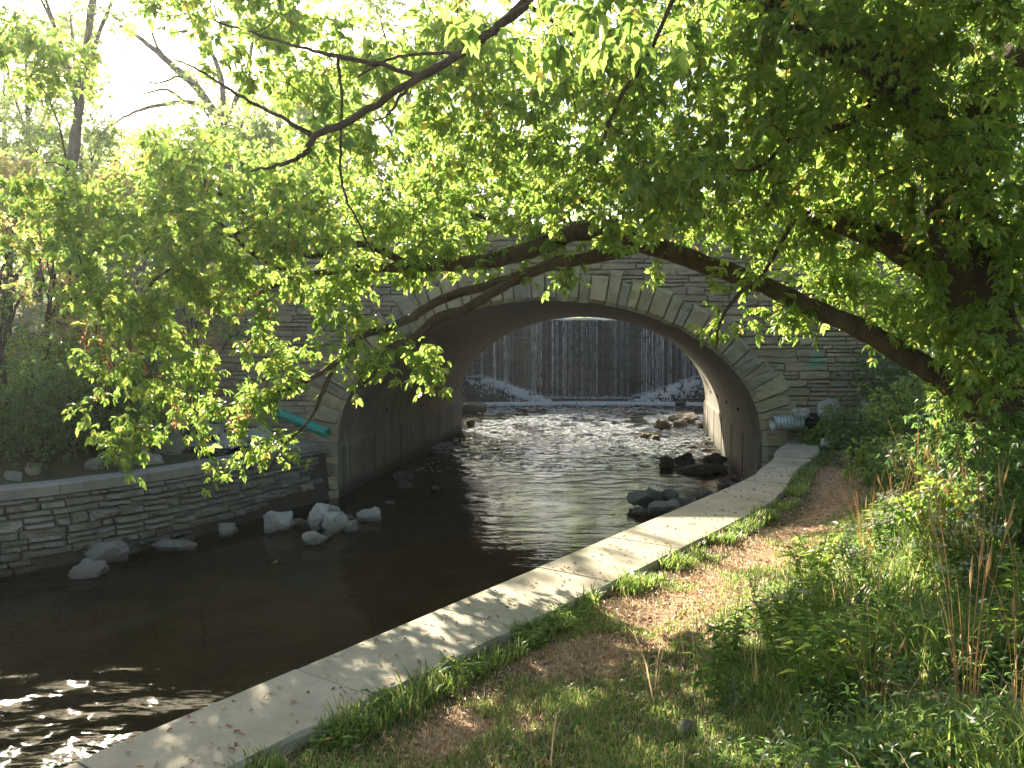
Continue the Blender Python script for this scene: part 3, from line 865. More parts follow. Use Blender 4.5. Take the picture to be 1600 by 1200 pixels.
def rock(x0, x1, yt, yb, zf, mk, label, group=None, seed=None, tilt=0.0, zadd=0.0, name='rock', Y=None):
    p = P((x0+x1)/2, yb, Y) if Y else ground_hit((x0+x1)/2, yb, zf, 2.5, 46)
    k = p.y/F; w_ = (x1-x0)*k; h_ = (yb-yt)*k
    seed = seed or int(x0*7+yb)
    o = rock_mesh(name, w_*1.05, w_*.85, h_*1.12, seed, M[mk])
    o.location = p + Vector((0, w_*.35, zadd)); o.rotation_euler = (0, tilt, rnd.uniform(0, .6))
    return tag(o, label, 'rock', group)
gp = 'pale boulders piled in the water by the left wall'
rock(402, 456, 795, 834, WZ, 'rock_white', 'large rounded pale boulder at the left end of the water pile', gp, 3)
rock(470, 512, 781, 827, WZ, 'rock_white', 'tall pale slab leaning upright in the middle of the boulder pile', gp, 12, .35)
rock(500, 532, 786, 818, WZ, 'rock_white', 'pointed pale stone at the back of the boulder pile', gp, 5)
rock(502, 546, 797, 834, WZ, 'rock_white', 'pale stone with tan lower side leaning in the centre of the pile', gp, 9, -.25)
rock(532, 558, 811, 831, WZ, 'rock_white', 'small white block at the right foot of the boulder pile', gp, 17)
rock(555, 593, 794, 816, WZ, 'rock_white', 'flat-topped pale block standing alone right of the boulder pile', gp, 21)
rock(469, 509, 827, 853, WZ, 'rock_white', 'angular pale rock nearest the viewer in front of the boulder pile', gp, 26)
rock(484, 503, 817, 830, WZ, 'rock_grey', 'small grey stone wedged low in the boulder pile', gp, 31)
rock(446, 476, 806, 824, WZ, 'rock_grey', 'low grey rock behind the large boulder and the leaning slab', gp, 34)
rock(504, 520, 831, 843, WZ, 'rock_grey', 'pebble-sized stone touching the front of the boulder pile', gp, 35)
rock(526, 551, 800, 812, WZ, 'rock_tan', 'low brown stone between the pile and the lone block', gp, 36)
rock(598, 616, 783, 790, WZ, 'rock_grey', 'tiny stone just breaking the water past the lone block', None, 37)
gp = 'grey rocks heaped in the water beside the walkway'
rock(979, 1019, 773, 795, WZ, 'rock_mid', 'dark rounded rock at the left top of the walkway heap', gp, 41, 0, .06)
rock(987, 1025, 791, 808, WZ, 'rock_mid', 'low dark rock at the left foot of the walkway heap', gp, 42)
rock(1002, 1036, 764, 784, WZ, 'rock_mid', 'slanting dark rock at the back of the walkway heap', gp, 43, .3)
rock(1034, 1064, 764, 783, WZ, 'rock_mid', 'blunt grey rock at the back right of the walkway heap', gp, 44)
rock(1015, 1068, 781, 810, WZ, 'rock_grey', 'broad pale grey rock at the front of the walkway heap', gp, 45)
rock(1062, 1100, 778, 795, WZ, 'rock_mid', 'flat grey rock tucked against the walkway wall', gp, 46)
rock(1090, 1122, 766, 784, WZ, 'rock_mid', 'wedge of grey rock where the heap meets the walkway', gp, 47)
rock(1040, 1075, 778, 790, WZ, 'rock_mid', 'small flat rock in the middle of the walkway heap', gp, 48)
rock(1124, 1158, 753, 766, WZ, 'rock_grey', 'last low grey rock by the walkway before the arch', gp, 49)
gp = 'black wet blocks inside the arch by the right wall'
rock(1031, 1055, 711, 733, WZ, 'rock_dark', 'upright wet black block at the left of the arch group', gp, 51)
rock(1053, 1091, 706, 729, WZ, 'rock_dark', 'squared wet black block second from the left in the arch group', gp, 52)
rock(1101, 1142, 706, 729, WZ, 'rock_dark', 'squared wet black block nearest the right barrel wall', gp, 53)
rock(1056, 1148, 727, 742, WZ, 'rock_dark', 'long low black slab lying in front of the wet blocks', gp, 54)
gp = 'tan rocks at the far end of the arch'
for a in ((1023, 1051, 652, 670, 'leftmost tan boulder of the sunlit group beyond the arch'), (1044, 1061, 646, 659, 'small tan rock at the back of the sunlit group'),
          (1058, 1093, 641, 657, 'largest pale flat-topped rock of the sunlit group'), (1051, 1076, 654, 670, 'brown cube-like rock at the front of the sunlit group'),
          (1073, 1088, 654, 665, 'small brown block in the middle of the sunlit group'), (1087, 1104, 656, 672, 'brown rock against the barrel wall beside the sunlit group'),
          (1000, 1020, 674, 686, 'brown rock standing apart in the rippling water'), (1019, 1033, 679, 688, 'small brown stone touching the lone rock in the ripples')):
    rock(*a[:4], WZ, 'rock_tan', a[4], gp, int(a[0]))
gp = 'dark flat rocks along the left barrel wall'
for a in ((699, 728, 673, 685, 'dark flat rock at the far left corner of the arch'), (727, 743, 654, 667, 'dark stone beyond the far left corner of the arch'),
          (717, 759, 627, 646, 'long dark ledge rock left of the falls'), (608, 647, 736, 753, 'dark flat rock beside the left barrel wall, larger of two'),
          (617, 643, 751, 763, 'dark flat rock beside the left barrel wall, nearer of two'), (671, 689, 758, 767, 'small dark stone alone in the shaded water'),
          (650, 693, 711, 722, 'thin dark rock half under water inside the arch'), (1110, 1150, 652, 672, 'dark ledge rock right of the falls')):
    rock(*a[:4], WZ, 'rock_dark', a[4], gp, int(a[0]))
gp = 'stones at the foot of the left wall'
rock(98, 160, 876, 904, WZ, 'rock_grey', 'flat grey stone fallen into the water below the left wall', gp, 61)
rock(325, 369, 818, 840, WZ, 'rock_grey', 'slab jutting from the wall foot beside the washed-out hollow', gp, 62, Y=13.45)
rock(122, 189, 849, 884, WZ, 'rock_grey', 'broad stone bulging from the wall foot above the fallen one', gp, 63, Y=11.85)
rock(225, 300, 846, 868, WZ, 'rock_grey', 'long low stone at the wall foot between the other two', gp, 64, Y=12.6)
gp = 'rocks lying behind the left coping'
for a in ((-6, 29, 735, 756, 'grey rock at the far left end behind the coping'), (26, 57, 722, 746, 'round tan rock behind the coping, second from the left end'),
          (130, 161, 712, 739, 'pale upright rock behind the coping beside the fern'), (160, 194, 710, 733, 'tan boulder behind the coping right of the pale upright rock')):
    q = ground_hit((a[0]+a[1])/2, a[3]-4, lbank, 8)
    rock(*a[:4], lbank, 'rock_grey' if a[0] in (-6, 130) else 'rock_tan', a[4], gp, int(a[0]+71), Y=q.y)
rg = random.Random(77); n_r = 0
for k in range(70):
    y = rg.uniform(13.9, 16.7); x = lw(y)-0.75-rg.uniform(.2, 4.6)
    if x > -5.0 and y > 15.6: continue
    s = rg.choice((.32, .4, .5, .62))
    o = rock_mesh('rock', s*1.2, s, s*.75, 100+k % 14, M['rock_white'] if rg.random() < .7 else M['rock_grey'])
    o.location = (x, y, lbank(x, y)-.05); o.rotation_euler = (rg.uniform(-.4, .4), rg.uniform(-.4, .4), rg.uniform(0, 6))
    tag(o, 'pale angular riprap rock on the left bank between the shrubs and the bridge', 'rock', 'riprap rocks on the left bank')
gp = 'pale boulders at the foot of the bridge by the pipe'
for a in ((1280, 1328, 620, 654, 'large white boulder right of the steel pipe'), (1242, 1268, 636, 652, 'pointed pale stone behind the steel pipe'),
          (1343, 1392, 624, 660, 'white boulder half hidden by the shrubs right of the large one'), (1286, 1314, 678, 697, 'small pale stone in the weeds below the white boulders'),
          (1410, 1460, 640, 676, 'pale boulder deep in the shrubs furthest from the pipe')):
    rock(*a[:4], rbank, 'rock_white', a[4], gp, int(a[0]), Y=16.3 if a[3] < 670 else 14.5)
rock(1064, 1094, 1122, 1152, rbank, 'rock_tan', 'small pale stone lying in the grass near the bottom of the photo', None, 7)

# ---------------------------------------------------------------- pipes, fabric, small things
def pipe(name, p0, p1, r, m, thick=.012, rings=0, seg=20):
    mb = MB(); p0, p1 = Vector(p0), Vector(p1); d = (p1-p0); n_ = max(2, rings*4 or 2)
    a = d.cross(Vector((0, 0, 1))).normalized(); c = d.normalized().cross(a)
    for k in range(n_+1):
        for i in range(seg):
            t = 2*math.pi*i/seg
            rr = r*(1+(.08*math.sin(2*math.pi*(rings*k/n_)+t) if rings else 0))
            mb.V.append(p0+d*k/n_+(a*math.cos(t)+c*math.sin(t))*rr)
    for k in range(n_):
        for i in range(seg): mb.F.append((k*seg+i, k*seg+(i+1) % seg, (k+1)*seg+(i+1) % seg, (k+1)*seg+i))
    for (e, k) in ((p0, 0), (p1, n_)):
        b = len(mb.V); s = 1 if k == 0 else -1
        for i in range(seg):
            t = 2*math.pi*i/seg; mb.V.append(e+(a*math.cos(t)+c*math.sin(t))*(r-thick))
        for i in range(seg):
            t = 2*math.pi*i/seg; mb.V.append(e+d.normalized()*s*.45+(a*math.cos(t)+c*math.sin(t))*(r-thick))
        for i in range(seg):
            j = (i+1) % seg
            mb.F.append((k*seg+i, k*seg+j, b+j, b+i)); mb.F.append((b+i, b+j, b+seg+j, b+seg+i))
        mb.F.append(tuple(b+seg+i for i in range(seg)))
    return mb
a_, b_ = P(436, 646, 16.95), P(512, 677, 16.45)
mb = pipe('x', a_, b_, .10, None)
tag(mb.build('drain_pipe', M['teal'], smooth=True, origin=(b_.x, b_.y, b_.z-.1)), 'teal plastic drain pipe lying on the left bank beside the arch', 'pipe')
root = empty('culvert_pipe', P(1215, 672, 16.6), 'ribbed galvanised steel pipe with black coupling by the right foot of the arch', 'pipe')
a_, b_, c_ = P(1207, 661, 16.62), P(1254, 660, 16.72), P(1287, 658, 16.78)
o = pipe('x', a_, b_, .145, None, rings=9, seg=24).build('steel_tube', M['zinc'], smooth=True); child(o, root)
o = pipe('x', b_+Vector((-.02, 0, 0)), c_, .158, None).build('coupling', M['black'], smooth=True); child(o, root)
# crumpled black landscape fabric
V, Fc = [], []
for i in range(22):
    for j in range(12):
        y = 14.9+1.8*i/21; x = lw(y)-.42-1.05*j/11*(1-.35*math.sin(i*.4))
        z = lbank(x, y)+.05+.16*abs(noise.noise(Vector((x*2.6, y*2.6, 1))))+.06*noise.noise(Vector((x*8, y*8, 1)))
        V.append((x, y, z))
Fc = [(i*12+j, i*12+j+1, (i+1)*12+j+1, (i+1)*12+j) for i in range(21) for j in range(11)]
tag(mesh('landscape_fabric', V, Fc, M['fabric'], smooth=True), 'crumpled black landscape fabric on the left bank next to the riprap', 'fabric')
rows = [[(lw(y)-.34-d, y, lbank(lw(y)-.34-d, y)+.02+.03*noise.noise(Vector((d*9, y*9, 0)))) for d in np.linspace(0, .95, 10)] for y in np.linspace(15.2, 17.05, 20)]
strip('gravel_patch', rows, M['gravel'])

# ---------------------------------------------------------------- leaves and growth
def nrm(a): return a/np.maximum(np.linalg.norm(a, axis=1, keepdims=True), 1e-9)
def leaf_geo(B, D, N, L, W=.5, toothed=False, fold=.12):
    """arrays of leaf base, direction, normal, length -> vertices and triangles; each leaf is its own island"""
    D = nrm(D); Sd = nrm(np.cross(D, N)); N = np.cross(Sd, D); L = L[:, None]
    if toothed == 2: prof = [(0, 0, 0), (.14, .16, .6), (.30, .36, 1), (.35, .27, .8), (.50, .33, .9), (.57, .22, .7), (.72, .21, .6), (.80, .11, .4), (1, 0, 0)]
    elif toothed: prof = [(0, 0, 0), (.30, .36, 1), (.42, .24, .8), (.62, .27, .8), (1, 0, 0)]
    else: prof = [(0, 0, 0), (.36, .34, 1), (1, 0, 0)]
    pts = []
    def q(t, s, h): return B + D*(t*L) + Sd*(s*W*2*L) + N*((h*fold - .22*t*t)*L)
    right = [q(t, s*.75, h) for t, s, h in prof[1:-1]]; left = [q(t, -s*.75, h) for t, s, h in prof[1:-1]]
    base, tip, mid = q(0, 0, 0), q(1, 0, 0), q(.45, 0, 0)
    allp = [base]+right+[tip]+left[::-1]+[mid]; k = len(allp)
    V = np.stack(allp, 1).reshape(-1, 3); n = len(B)
    T = np.array([(i, (i+1) % (k-1), k-1) for i in range(k-1)])
    T = (T[None]+(np.arange(n)*k)[:, None, None]).reshape(-1, 3)
    return V, T
def compound(B, D, size, rng, nl=5, droop=.45, spread=.8):
    """pinnate leaves at B pointing along D: leaflet arrays"""
    n = len(B)
    A = nrm(D + rng.normal(0, .55, (n, 3)) + np.array([0, 0, -droop]))
    up = nrm(np.array([0, 0, 1.0]) + rng.normal(0, .35, (n, 3)))
    Sd = nrm(np.cross(A, up)); Nn = nrm(np.cross(Sd, A))
    oB, oD, oN, oL = [], [], [], []
    sz = size*rng.uniform(.7, 1.25, n)
    lay = [(1.0, 0, 1.1), (.95, 1, .95), (.95, -1, .95), (.45, 1, .9), (.45, -1, .9)][:nl]
    for off, s, f in lay:
        b = B + A*(sz*(off+.35))[:, None]*.9
        d = A*(1.0 if s == 0 else .55) + Sd*s*spread + rng.normal(0, .2, (n, 3)) + np.array([0, 0, -.28])
        oB.append(b); oD.append(d); oN.append(Nn+rng.normal(0, .35, (n, 3))); oL.append(sz*f*rng.uniform(.75, 1.15, n))
    return [np.concatenate(v) for v in (oB, oD, oN, oL)]
def grow(limbs, A, rng, thick=.004, seg=4, keep=None, droop=.08, maxr=.02):
    """grow a twig from the nearest wood to every attractor point; returns twig mesh builder, twig ends, directions"""
    nodes = []
    for pts, rad in limbs:
        for p in pts: nodes.append(p[:3])
    N = np.zeros((len(nodes)+len(A)*seg+4, 3)); N[:len(nodes)] = nodes; cnt = len(nodes)
    base = N[:cnt].copy()
    dm = np.array([np.min(((base-a)**2).sum(1)) for a in A]); A = A[np.argsort(dm)]
    mb = MB(); E, D = [], []; r = random.Random(5)
    for a in A:
        d2 = ((N[:cnt]-a)**2).sum(1); k = int(np.argmin(d2)); p0 = N[k].copy(); L = math.sqrt(d2[k])
        if L < .05: continue
        j = rng.normal(0, .13*L, 3); j[2] += .10*L
        pts = []
        for i in range(seg+1):
            t = i/seg; q = p0+(a-p0)*t + j*(4*t*(1-t)) + np.array([0, 0, -droop*L*t*t*(1 if t == 1 else .5)])
            pts.append(q)
        for q in pts[1:]: N[cnt] = q; cnt += 1
        r0 = min(maxr, thick*(1+1.6*L)); 
        mb.tube(pts, [r0*(1-.6*i/seg) for i in range(seg+1)], 3 if r0 < .012 else 5, cap=False)
        E.append(pts[-1]); D.append(pts[-1]-pts[-2])
        if L > .35:
            E.append(pts[-2]); D.append(pts[-1]-pts[-3])
        if L > .8 and seg > 3:
            E.append(pts[-3]); D.append(pts[-2]-pts[-4])
    return mb, np.array(E), nrm(np.array(D))
def sprays(E, D, per, step, rng):
    """several leaf attachment points back along each twig end"""
    B = np.repeat(E, per, 0); DD = np.repeat(D, per, 0)
    t = np.tile(np.arange(per), len(E))*step
    side = nrm(np.cross(DD, rng.normal(0, 1, DD.shape)))
    return B - DD*t[:, None] + rng.normal(0, .02, B.shape), nrm(DD*.7 + side*.8*(t > 0)[:, None])
def limb(pts, n=6, jit=0.0, seed=0):
    """control points (x, y, z, r) -> smooth samples + radii"""
    q = catmull([tuple(p) for p in pts], n); r = random.Random(seed)
    out = []
    for k, v in enumerate(q):
        p = Vector(v[:3])
        if jit and 0 < k < len(q)-1: p += Vector((r.uniform(-1, 1), r.uniform(-1, 1), r.uniform(-1, 1)))*jit
        out.append(p)
    return out, [max(.003, v[3]) for v in q]
def PL(rows):      # (px, py, Y, thickness in px) -> world control points
    return [(*P(a, b, y), t*y/F/2) for a, b, y, t in rows]
def ell(rng, c, rad, n):
    v = nrm(rng.normal(0, 1, (n, 3)))*(rng.random(n)**(1/2.6))[:, None]
    return np.array(c)[None]+v*np.array(rad)[None]
def cluster(rng, px, py, Y, rx, ry, rd, n):
    c = P(px, py, Y); k = Y/F
    return ell(rng, c, (rx*k, rd, ry*k), n)

# ---------------------------------------------------------------- the box elder on the right bank
tree = empty('box_elder_tree', tuple(P(1590, 800, 8.0)), 'large leaning box elder on the right bank whose limbs arch over the stream', 'tree')
trunk = PL([(1592, 850, 8.0, 110), (1588, 760, 8.0, 96), (1572, 640, 8.0, 90), (1540, 500, 7.9, 92), (1500, 350, 7.7, 84), (1505, 240, 7.6, 74), (1560, 130, 7.4, 62), (1640, 30, 7.2, 50), (1700, -120, 7.0, 40)])
LB = [
 [(1575, 700, 8.1, 60), (1500, 618, 8.3, 40), (1430, 564, 8.5, 34), (1350, 517, 8.7, 31), (1270, 480, 8.9, 29), (1180, 440, 9.0, 28), (1090, 408, 9.1, 30), (1010, 382, 9.2, 30), (960, 360, 9.2, 34), (900, 362, 9.3, 30), (850, 382, 9.4, 26), (790, 402, 9.5, 23), (720, 412, 9.5, 21), (640, 414, 9.6, 18), (560, 420, 9.8, 13), (470, 432, 10, 10), (380, 470, 10.3, 7)],
 [(1010, 384, 9.2, 20), (930, 400, 9.1, 20), (860, 414, 9.1, 18), (795, 442, 9.1, 16), (735, 478, 9.1, 15), (680, 500, 9.1, 14), (640, 532, 9.1, 12), (605, 545, 9.1, 9), (588, 578, 9.1, 7), (560, 610, 9.1, 4)],
 [(850, 420, 9.1, 14), (780, 440, 9.2, 15), (690, 468, 9.2, 14), (640, 498, 9.3, 13), (600, 514, 9.3, 12), (562, 528, 9.4, 11), (520, 570, 9.5, 9), (462, 602, 9.6, 8), (400, 622, 9.7, 6), (330, 640, 9.8, 4)],
 [(524, 566, 9.5, 9), (505, 612, 9.5, 7), (480, 660, 9.4, 6), (440, 700, 9.4, 4), (420, 735, 9.4, 3)],
 [(1540, 520, 7.9, 60), (1470, 432, 8.0, 44), (1372, 372, 8.2, 36), (1285, 338, 8.4, 30), (1200, 325, 8.7, 26), (1130, 335, 9.0, 18), (1050, 325, 9.3, 14), (960, 300, 9.6, 11), (880, 322, 9.9, 9), (800, 345, 10.1, 7), (720, 330, 10.3, 5)],
 [(1496, 330, 7.7, 60), (1450, 200, 7.5, 56), (1390, 115, 7.2, 50), (1300, 65, 6.9, 46), (1200, 5, 6.5, 42), (1080, -70, 6.1, 36), (960, -120, 5.6, 30), (880, -90, 5.4, 22), (820, 5, 5.6, 18), (770, 48, 5.8, 15), (720, 82, 6.0, 13), (640, 132, 6.2, 12), (545, 188, 6.4, 11), (492, 214, 6.5, 10), (478, 238, 6.5, 8), (440, 256, 6.6, 6), (392, 268, 6.6, 3)],
 [(655, 120, 6.2, 9), (592, 100, 6.3, 7), (528, 88, 6.4, 6.5), (470, 74, 6.5, 5), (410, 56, 6.6, 4), (336, 32, 6.7, 3)],
 [(490, 214, 6.5, 8), (440, 184, 6.6, 6), (380, 153, 6.8, 5), (320, 115, 7.0, 4), (270, 90, 7.2, 2.5)],
 [(528, 88, 6.4, 6), (533, 150, 6.4, 5), (532, 240, 6.5, 4.5), (538, 300, 6.6, 4), (560, 350, 6.6, 3.5), (588, 402, 6.7, 2)],
 [(720, 84, 6.0, 6), (650, 84, 6.2, 5), (600, 96, 6.3, 4), (560, 120, 6.4, 3)],
 [(640, 132, 6.2, 6), (620, 160, 6.2, 5), (606, 180, 6.2, 4), (580, 192, 6.2, 2)],
 [(1500, 230, 7.6, 40), (1540, 120, 7.9, 36), (1600, 70, 8.2, 36), (1680, 20, 8.4, 30)],
 [(640, 414, 9.6, 12), (560, 380, 9.4, 10), (480, 400, 9.3, 8), (400, 350, 9.2, 7), (340, 300, 9.1, 5), (300, 262, 9.0, 3)],
 [(470, 432, 10, 8), (400, 400, 9.6, 7), (330, 340, 9.4, 6), (250, 330, 9.2, 4), (180, 360, 9.1, 3)],
 [(400, 350, 9.2, 6), (330, 385, 9.0, 5), (250, 430, 8.9, 4), (190, 500, 8.9, 3)],
 [(1240, 346, 8.4, 8), (1195, 425, 8.4, 6), (1160, 455, 8.4, 6), (1128, 496, 8.4, 5), (1118, 545, 8.4, 3)],
 [(1080, -70, 6.1, 22), (1010, -40, 5.2, 14), (960, -20, 4.2, 9), (900, -8, 3.4, 6), (850, -10, 3.0, 4)],
 [(1390, 115, 7.2, 16), (1330, 190, 7.0, 12), (1240, 215, 6.9, 9), (1180, 265, 6.9, 6), (1100, 262, 6.8, 3)],
 [(820, 5, 5.6, 8), (900, 60, 6.0, 6), (960, 130, 6.6, 6), (950, 190, 6.8, 5), (930, 260, 7.0, 3)],
 [(1060, -20, 6.0, 9), (1010, 90, 6.2, 7), (965, 160, 6.4, 6), (950, 200, 6.5, 4)],
]
LIMBS = []
tr_pts, tr_rad = limb(trunk, 6, .01, 1); LIMBS.append((tr_pts, tr_rad))
mb = MB(); mb.tube(tr_pts, tr_rad, 16, lump=.35, seed=3); TRK = mb.build('trunk', M['bark'], smooth=True, origin=tuple(tree.location)); child(TRK, tree)
for k, rows in enumerate(LB):
    p_, r_ = limb(PL(rows), 6, .012 if rows[0][3] > 25 else .008, k+10); LIMBS.append((p_, r_))
    mb = MB(); mb.tube(p_, r_, 10 if rows[0][3] > 20 else 6, lump=.22, seed=k)
    mb.build('limb', M['bark'], TRK, smooth=True).location = -Vector(tree.location)
rg = np.random.default_rng(5)
CL = [  # px, py, Y, rx, ry, depth radius, attractors
 (560, 330, 9.3, 190, 110, 1.6, 260), (360, 330, 9.2, 150, 110, 1.4, 250), (240, 420, 9.0, 120, 130, 1.2, 250), (150, 400, 8.8, 60, 120, .8, 70), (420, 460, 9.6, 170, 70, 1.0, 120),
 (230, 560, 9.0, 100, 70, .9, 90), (330, 640, 9.3, 120, 60, .7, 70), (210, 690, 9.0, 70, 50, .5, 36), (440, 560, 9.5, 90, 50, .7, 34), (380, 700, 9.3, 80, 34, .4, 28), (160, 660, 9, 40, 50, .4, 14),
 (620, 570, 9.1, 90, 34, .5, 44), (560, 520, 9.2, 80, 36, .5, 22), (690, 590, 9.1, 40, 24, .3, 9), (330, 745, 9.2, 22, 20, .2, 7),
 (700, 330, 9.8, 160, 90, 1.5, 170), (640, 420, 9.8, 140, 34, .8, 56), (600, 200, 8.0, 150, 110, 1.5, 130), (470, 90, 7.6, 160, 80, 1.2, 70), (700, 60, 7.0, 120, 80, 1.2, 90), (760, 180, 7.8, 130, 90, 1.4, 120),
 (850, 300, 9.0, 130, 80, 1.5, 120), (930, 130, 7.0, 110, 90, 1.2, 100), (900, 30, 4.0, 90, 24, .5, 14), (850, 380, 9.4, 90, 24, .5, 22), (860, 432, 9.2, 70, 16, .3, 14),
 (1010, 290, 7.5, 110, 90, 1.4, 140), (1080, 120, 6.9, 120, 100, 1.3, 130), (1180, 250, 7.4, 120, 100, 1.4, 170), (1130, 340, 9.8, 130, 40, .6, 70), (1060, 290, 6.4, 70, 50, .6, 30), (420, 30, 7.4, 130, 50, .8, 60), (300, 10, 7.4, 120, 34, .6, 30),
 (1250, 90, 6.9, 120, 100, 1.3, 120), (1340, 220, 7.6, 120, 120, 1.4, 190), (1340, 350, 8.6, 110, 60, 1.0, 110), (1360, 440, 9.6, 120, 60, .6, 80), (1250, 440, 9.6, 100, 50, .5, 50), (1260, 500, 8.9, 60, 24, .4, 14), (1160, 420, 8.6, 60, 20, .4, 12),
 (1440, 60, 7.0, 140, 90, 1.3, 130), (1500, 260, 7.2, 120, 160, 1.3, 300), (1500, 450, 7.9, 110, 100, 1.2, 230), (1560, 620, 8.2, 90, 80, 1.0, 120), (1640, 300, 7.6, 90, 240, 1.2, 240), (1400, 20, 6.5, 200, 70, 1.6, 150), (1250, 300, 8.8, 160, 130, 1.0, 160), (1420, 500, 9.8, 120, 70, .6, 90), (1100, 60, 8.5, 180, 90, 1.0, 120), (800, 100, 8.8, 160, 90, 1.0, 110), (80, 330, 9.2, 80, 90, .8, 130), (480, 440, 10.2, 110, 50, .6, 60), (300, 250, 9.4, 120, 60, .8, 70), (70, 80, 10, 80, 70, .8, 90), (740, 300, 12.0, 120, 60, .9, 130), (860, 270, 11.0, 110, 50, .7, 90), (1500, -150, 5.5, 400, 150, 2.5, 420), (1540, 560, 7.1, 70, 90, .5, 70), (1180, -120, 6.5, 300, 90, 1.5, 160), (940, 230, 9.2, 150, 80, 1.0, 110),
 (1130, 500, 8.4, 30, 30, .25, 9), (1210, 500, 8.6, 40, 26, .3, 12), (760, 395, 9.5, 50, 14, .3, 8), (1030, 430, 9.1, 40, 14, .2, 5),
]
A = np.concatenate([cluster(rg, *c[:6], int(c[6]*(.42 if c[0] < 560 else .5 if c[0] < 780 else .56 if c[0] < 1240 else .50))) for c in CL])
mb, E, D = grow(LIMBS, A, rg, .0042)
child(mb.build('branchwork', M['bark'], smooth=True), tree)
B, DD = sprays(E, D, 8, .052, rg)
b, d, n, l = compound(B, DD, .088, rg)
V, T = leaf_geo(b, d, n, l, .50, True)
child(npmesh('foliage', V, T, None, M['leaf'], smooth=False), tree)
# a few broad leaves hanging close to the viewer
A = np.concatenate([cluster(rg, 905, 40, 2.6, 120, 26, .35, 16), cluster(rg, 1060, 20, 2.9, 110, 26, .3, 9), cluster(rg, 790, 0, 2.8, 80, 14, .3, 5)])
mb2, E2, D2 = grow([LIMBS[17]], A, rg, .002)
b, d, n, l = compound(np.array(A), np.tile([-.4, .1, -.7], (len(A), 1)), .072, rg, 5, .9)
V, T = leaf_geo(b, d, n, l, .5, 2, .25)
child(npmesh('broad_leaves', V, T, None, M['leaf'], smooth=False), tree)
child(mb2.build('slender_branchwork', M['bark'], smooth=True), tree)
# reddish seed bunches hanging in the outer crown
A = np.concatenate([cluster(rg, 200, 500, 8.8, 60, 90, .6, 26), cluster(rg, 320, 470, 8.9, 110, 90, .8, 34), cluster(rg, 300, 640, 9.0, 100, 50, .4, 14), cluster(rg, 420, 300, 8.8, 120, 60, .6, 12), cluster(rg, 160, 560, 8.8, 30, 50, .3, 9)])
n = len(A); per = 16
B = np.repeat(A, per, 0)+np.stack([rg.normal(0, .022, n*per), rg.normal(0, .022, n*per), -rg.random(n*per)*.17], 1)
V, T = leaf_geo(B, np.stack([rg.normal(0, .35, n*per), rg.normal(0, .35, n*per), -np.ones(n*per)], 1), rg.normal(0, 1, (n*per, 3)), rg.uniform(.025, .042, n*per), .32)
child(npmesh('seed_clusters', V, T, None, M['seed']), tree)

# ---------------------------------------------------------------- other trees
def rand_tree(name, base, h, cr, ch, label, cat='tree', group=None, leafm='leaf_far', lsize=.17, natt=420, tr=.16, lean=(0, 0), seed=1, extra=None, per=4, lobes=7, bark='bark_far', cbase=None, simple_leaf=False):
    """trunk, limbs and a lobed crown; base is the ground point"""
    r = random.Random(seed); g = np.random.default_rng(seed)
    root = empty(name, tuple(base), label, cat, group); bx, by, bz = base
    tp = [(bx+lean[0]*t+.12*math.sin(t*5+seed), by+lean[1]*t, bz-.2+h*.86*t, tr*(1-.75*t)) for t in (0, .2, .4, .6, .8, 1)]
    p_, r_ = limb(tp, 4, .02, seed); lim = [(p_, r_)]
    mb = MB(); mb.tube(p_, r_, 10, lump=.25, seed=seed); tk = mb.build('trunk', M[bark], smooth=True); child(tk, root)
    cb = cbase if cbase is not None else h-ch
    lm = MB(); Al = []
    for k in range(lobes):
        t = (k+.5)/lobes; zc = bz+cb+(h-cb)*t
        rad = cr*math.sin(math.pi*(.18+.72*t))**.7
        a = k*2.4+r.uniform(-.5, .5); q = rad*r.uniform(.35, .75)
        bi = min(len(p_)-2, int(len(p_)*max(.2, (zc-bz)/h*.75))); s = p_[bi]
        c = (s.x+q*math.cos(a), s.y+q*math.sin(a), zc)
        lp, lr = limb([(s.x, s.y, s.z, r_[bi]*.6), ((s.x+c[0])/2, (s.y+c[1])/2, (s.z+c[2])/2+.1*rad, r_[bi]*.4), (*c, r_[bi]*.2)], 4, .03, k)
        lm.tube(lp, lr, 5, cap=False); lim.append((lp, lr))
        rr = rad*r.uniform(.45, .7)
        Al.append(ell(g, c, (rr, rr, rr*r.uniform(.5, .75)), natt//lobes))
    if extra:
        for e in extra:
            lp, lr = limb(e, 5, .02, 3); lm.tube(lp, lr, 6); lim.append((lp, lr))
    lm.build('limbs', M[bark], tk, smooth=True)
    A = np.concatenate(Al); mb, E, D = grow(lim, A, g, .006, 3)
    child(mb.build('branchwork', M[bark]), root)
    B, DD = sprays(E, D, per, lsize*.9, g)
    if simple_leaf:
        n = len(B); b, d, nn, l = B+g.normal(0, lsize*.8, (n, 3)), DD+g.normal(0, .6, (n, 3))+np.array([0, 0, -.3]), np.array([0, 0, 1.])+g.normal(0, .5, (n, 3)), lsize*g.uniform(.7, 1.3, n)
    else: b, d, nn, l = compound(B, DD, lsize, g, 3)
    V, T = leaf_geo(b, d, nn, l, .5)
    child(npmesh('foliage', V, T, None, M[leafm]), root)
    return root
def at_px(px, Y, z): 
    return ((px-800)/F*Y, Y, z)
lb = lambda px, Y: (at_px(px, Y, 0)[0], Y, lbank(at_px(px, Y, 0)[0], Y) if Y < FY else gfar(at_px(px, Y, 0)[0], Y))
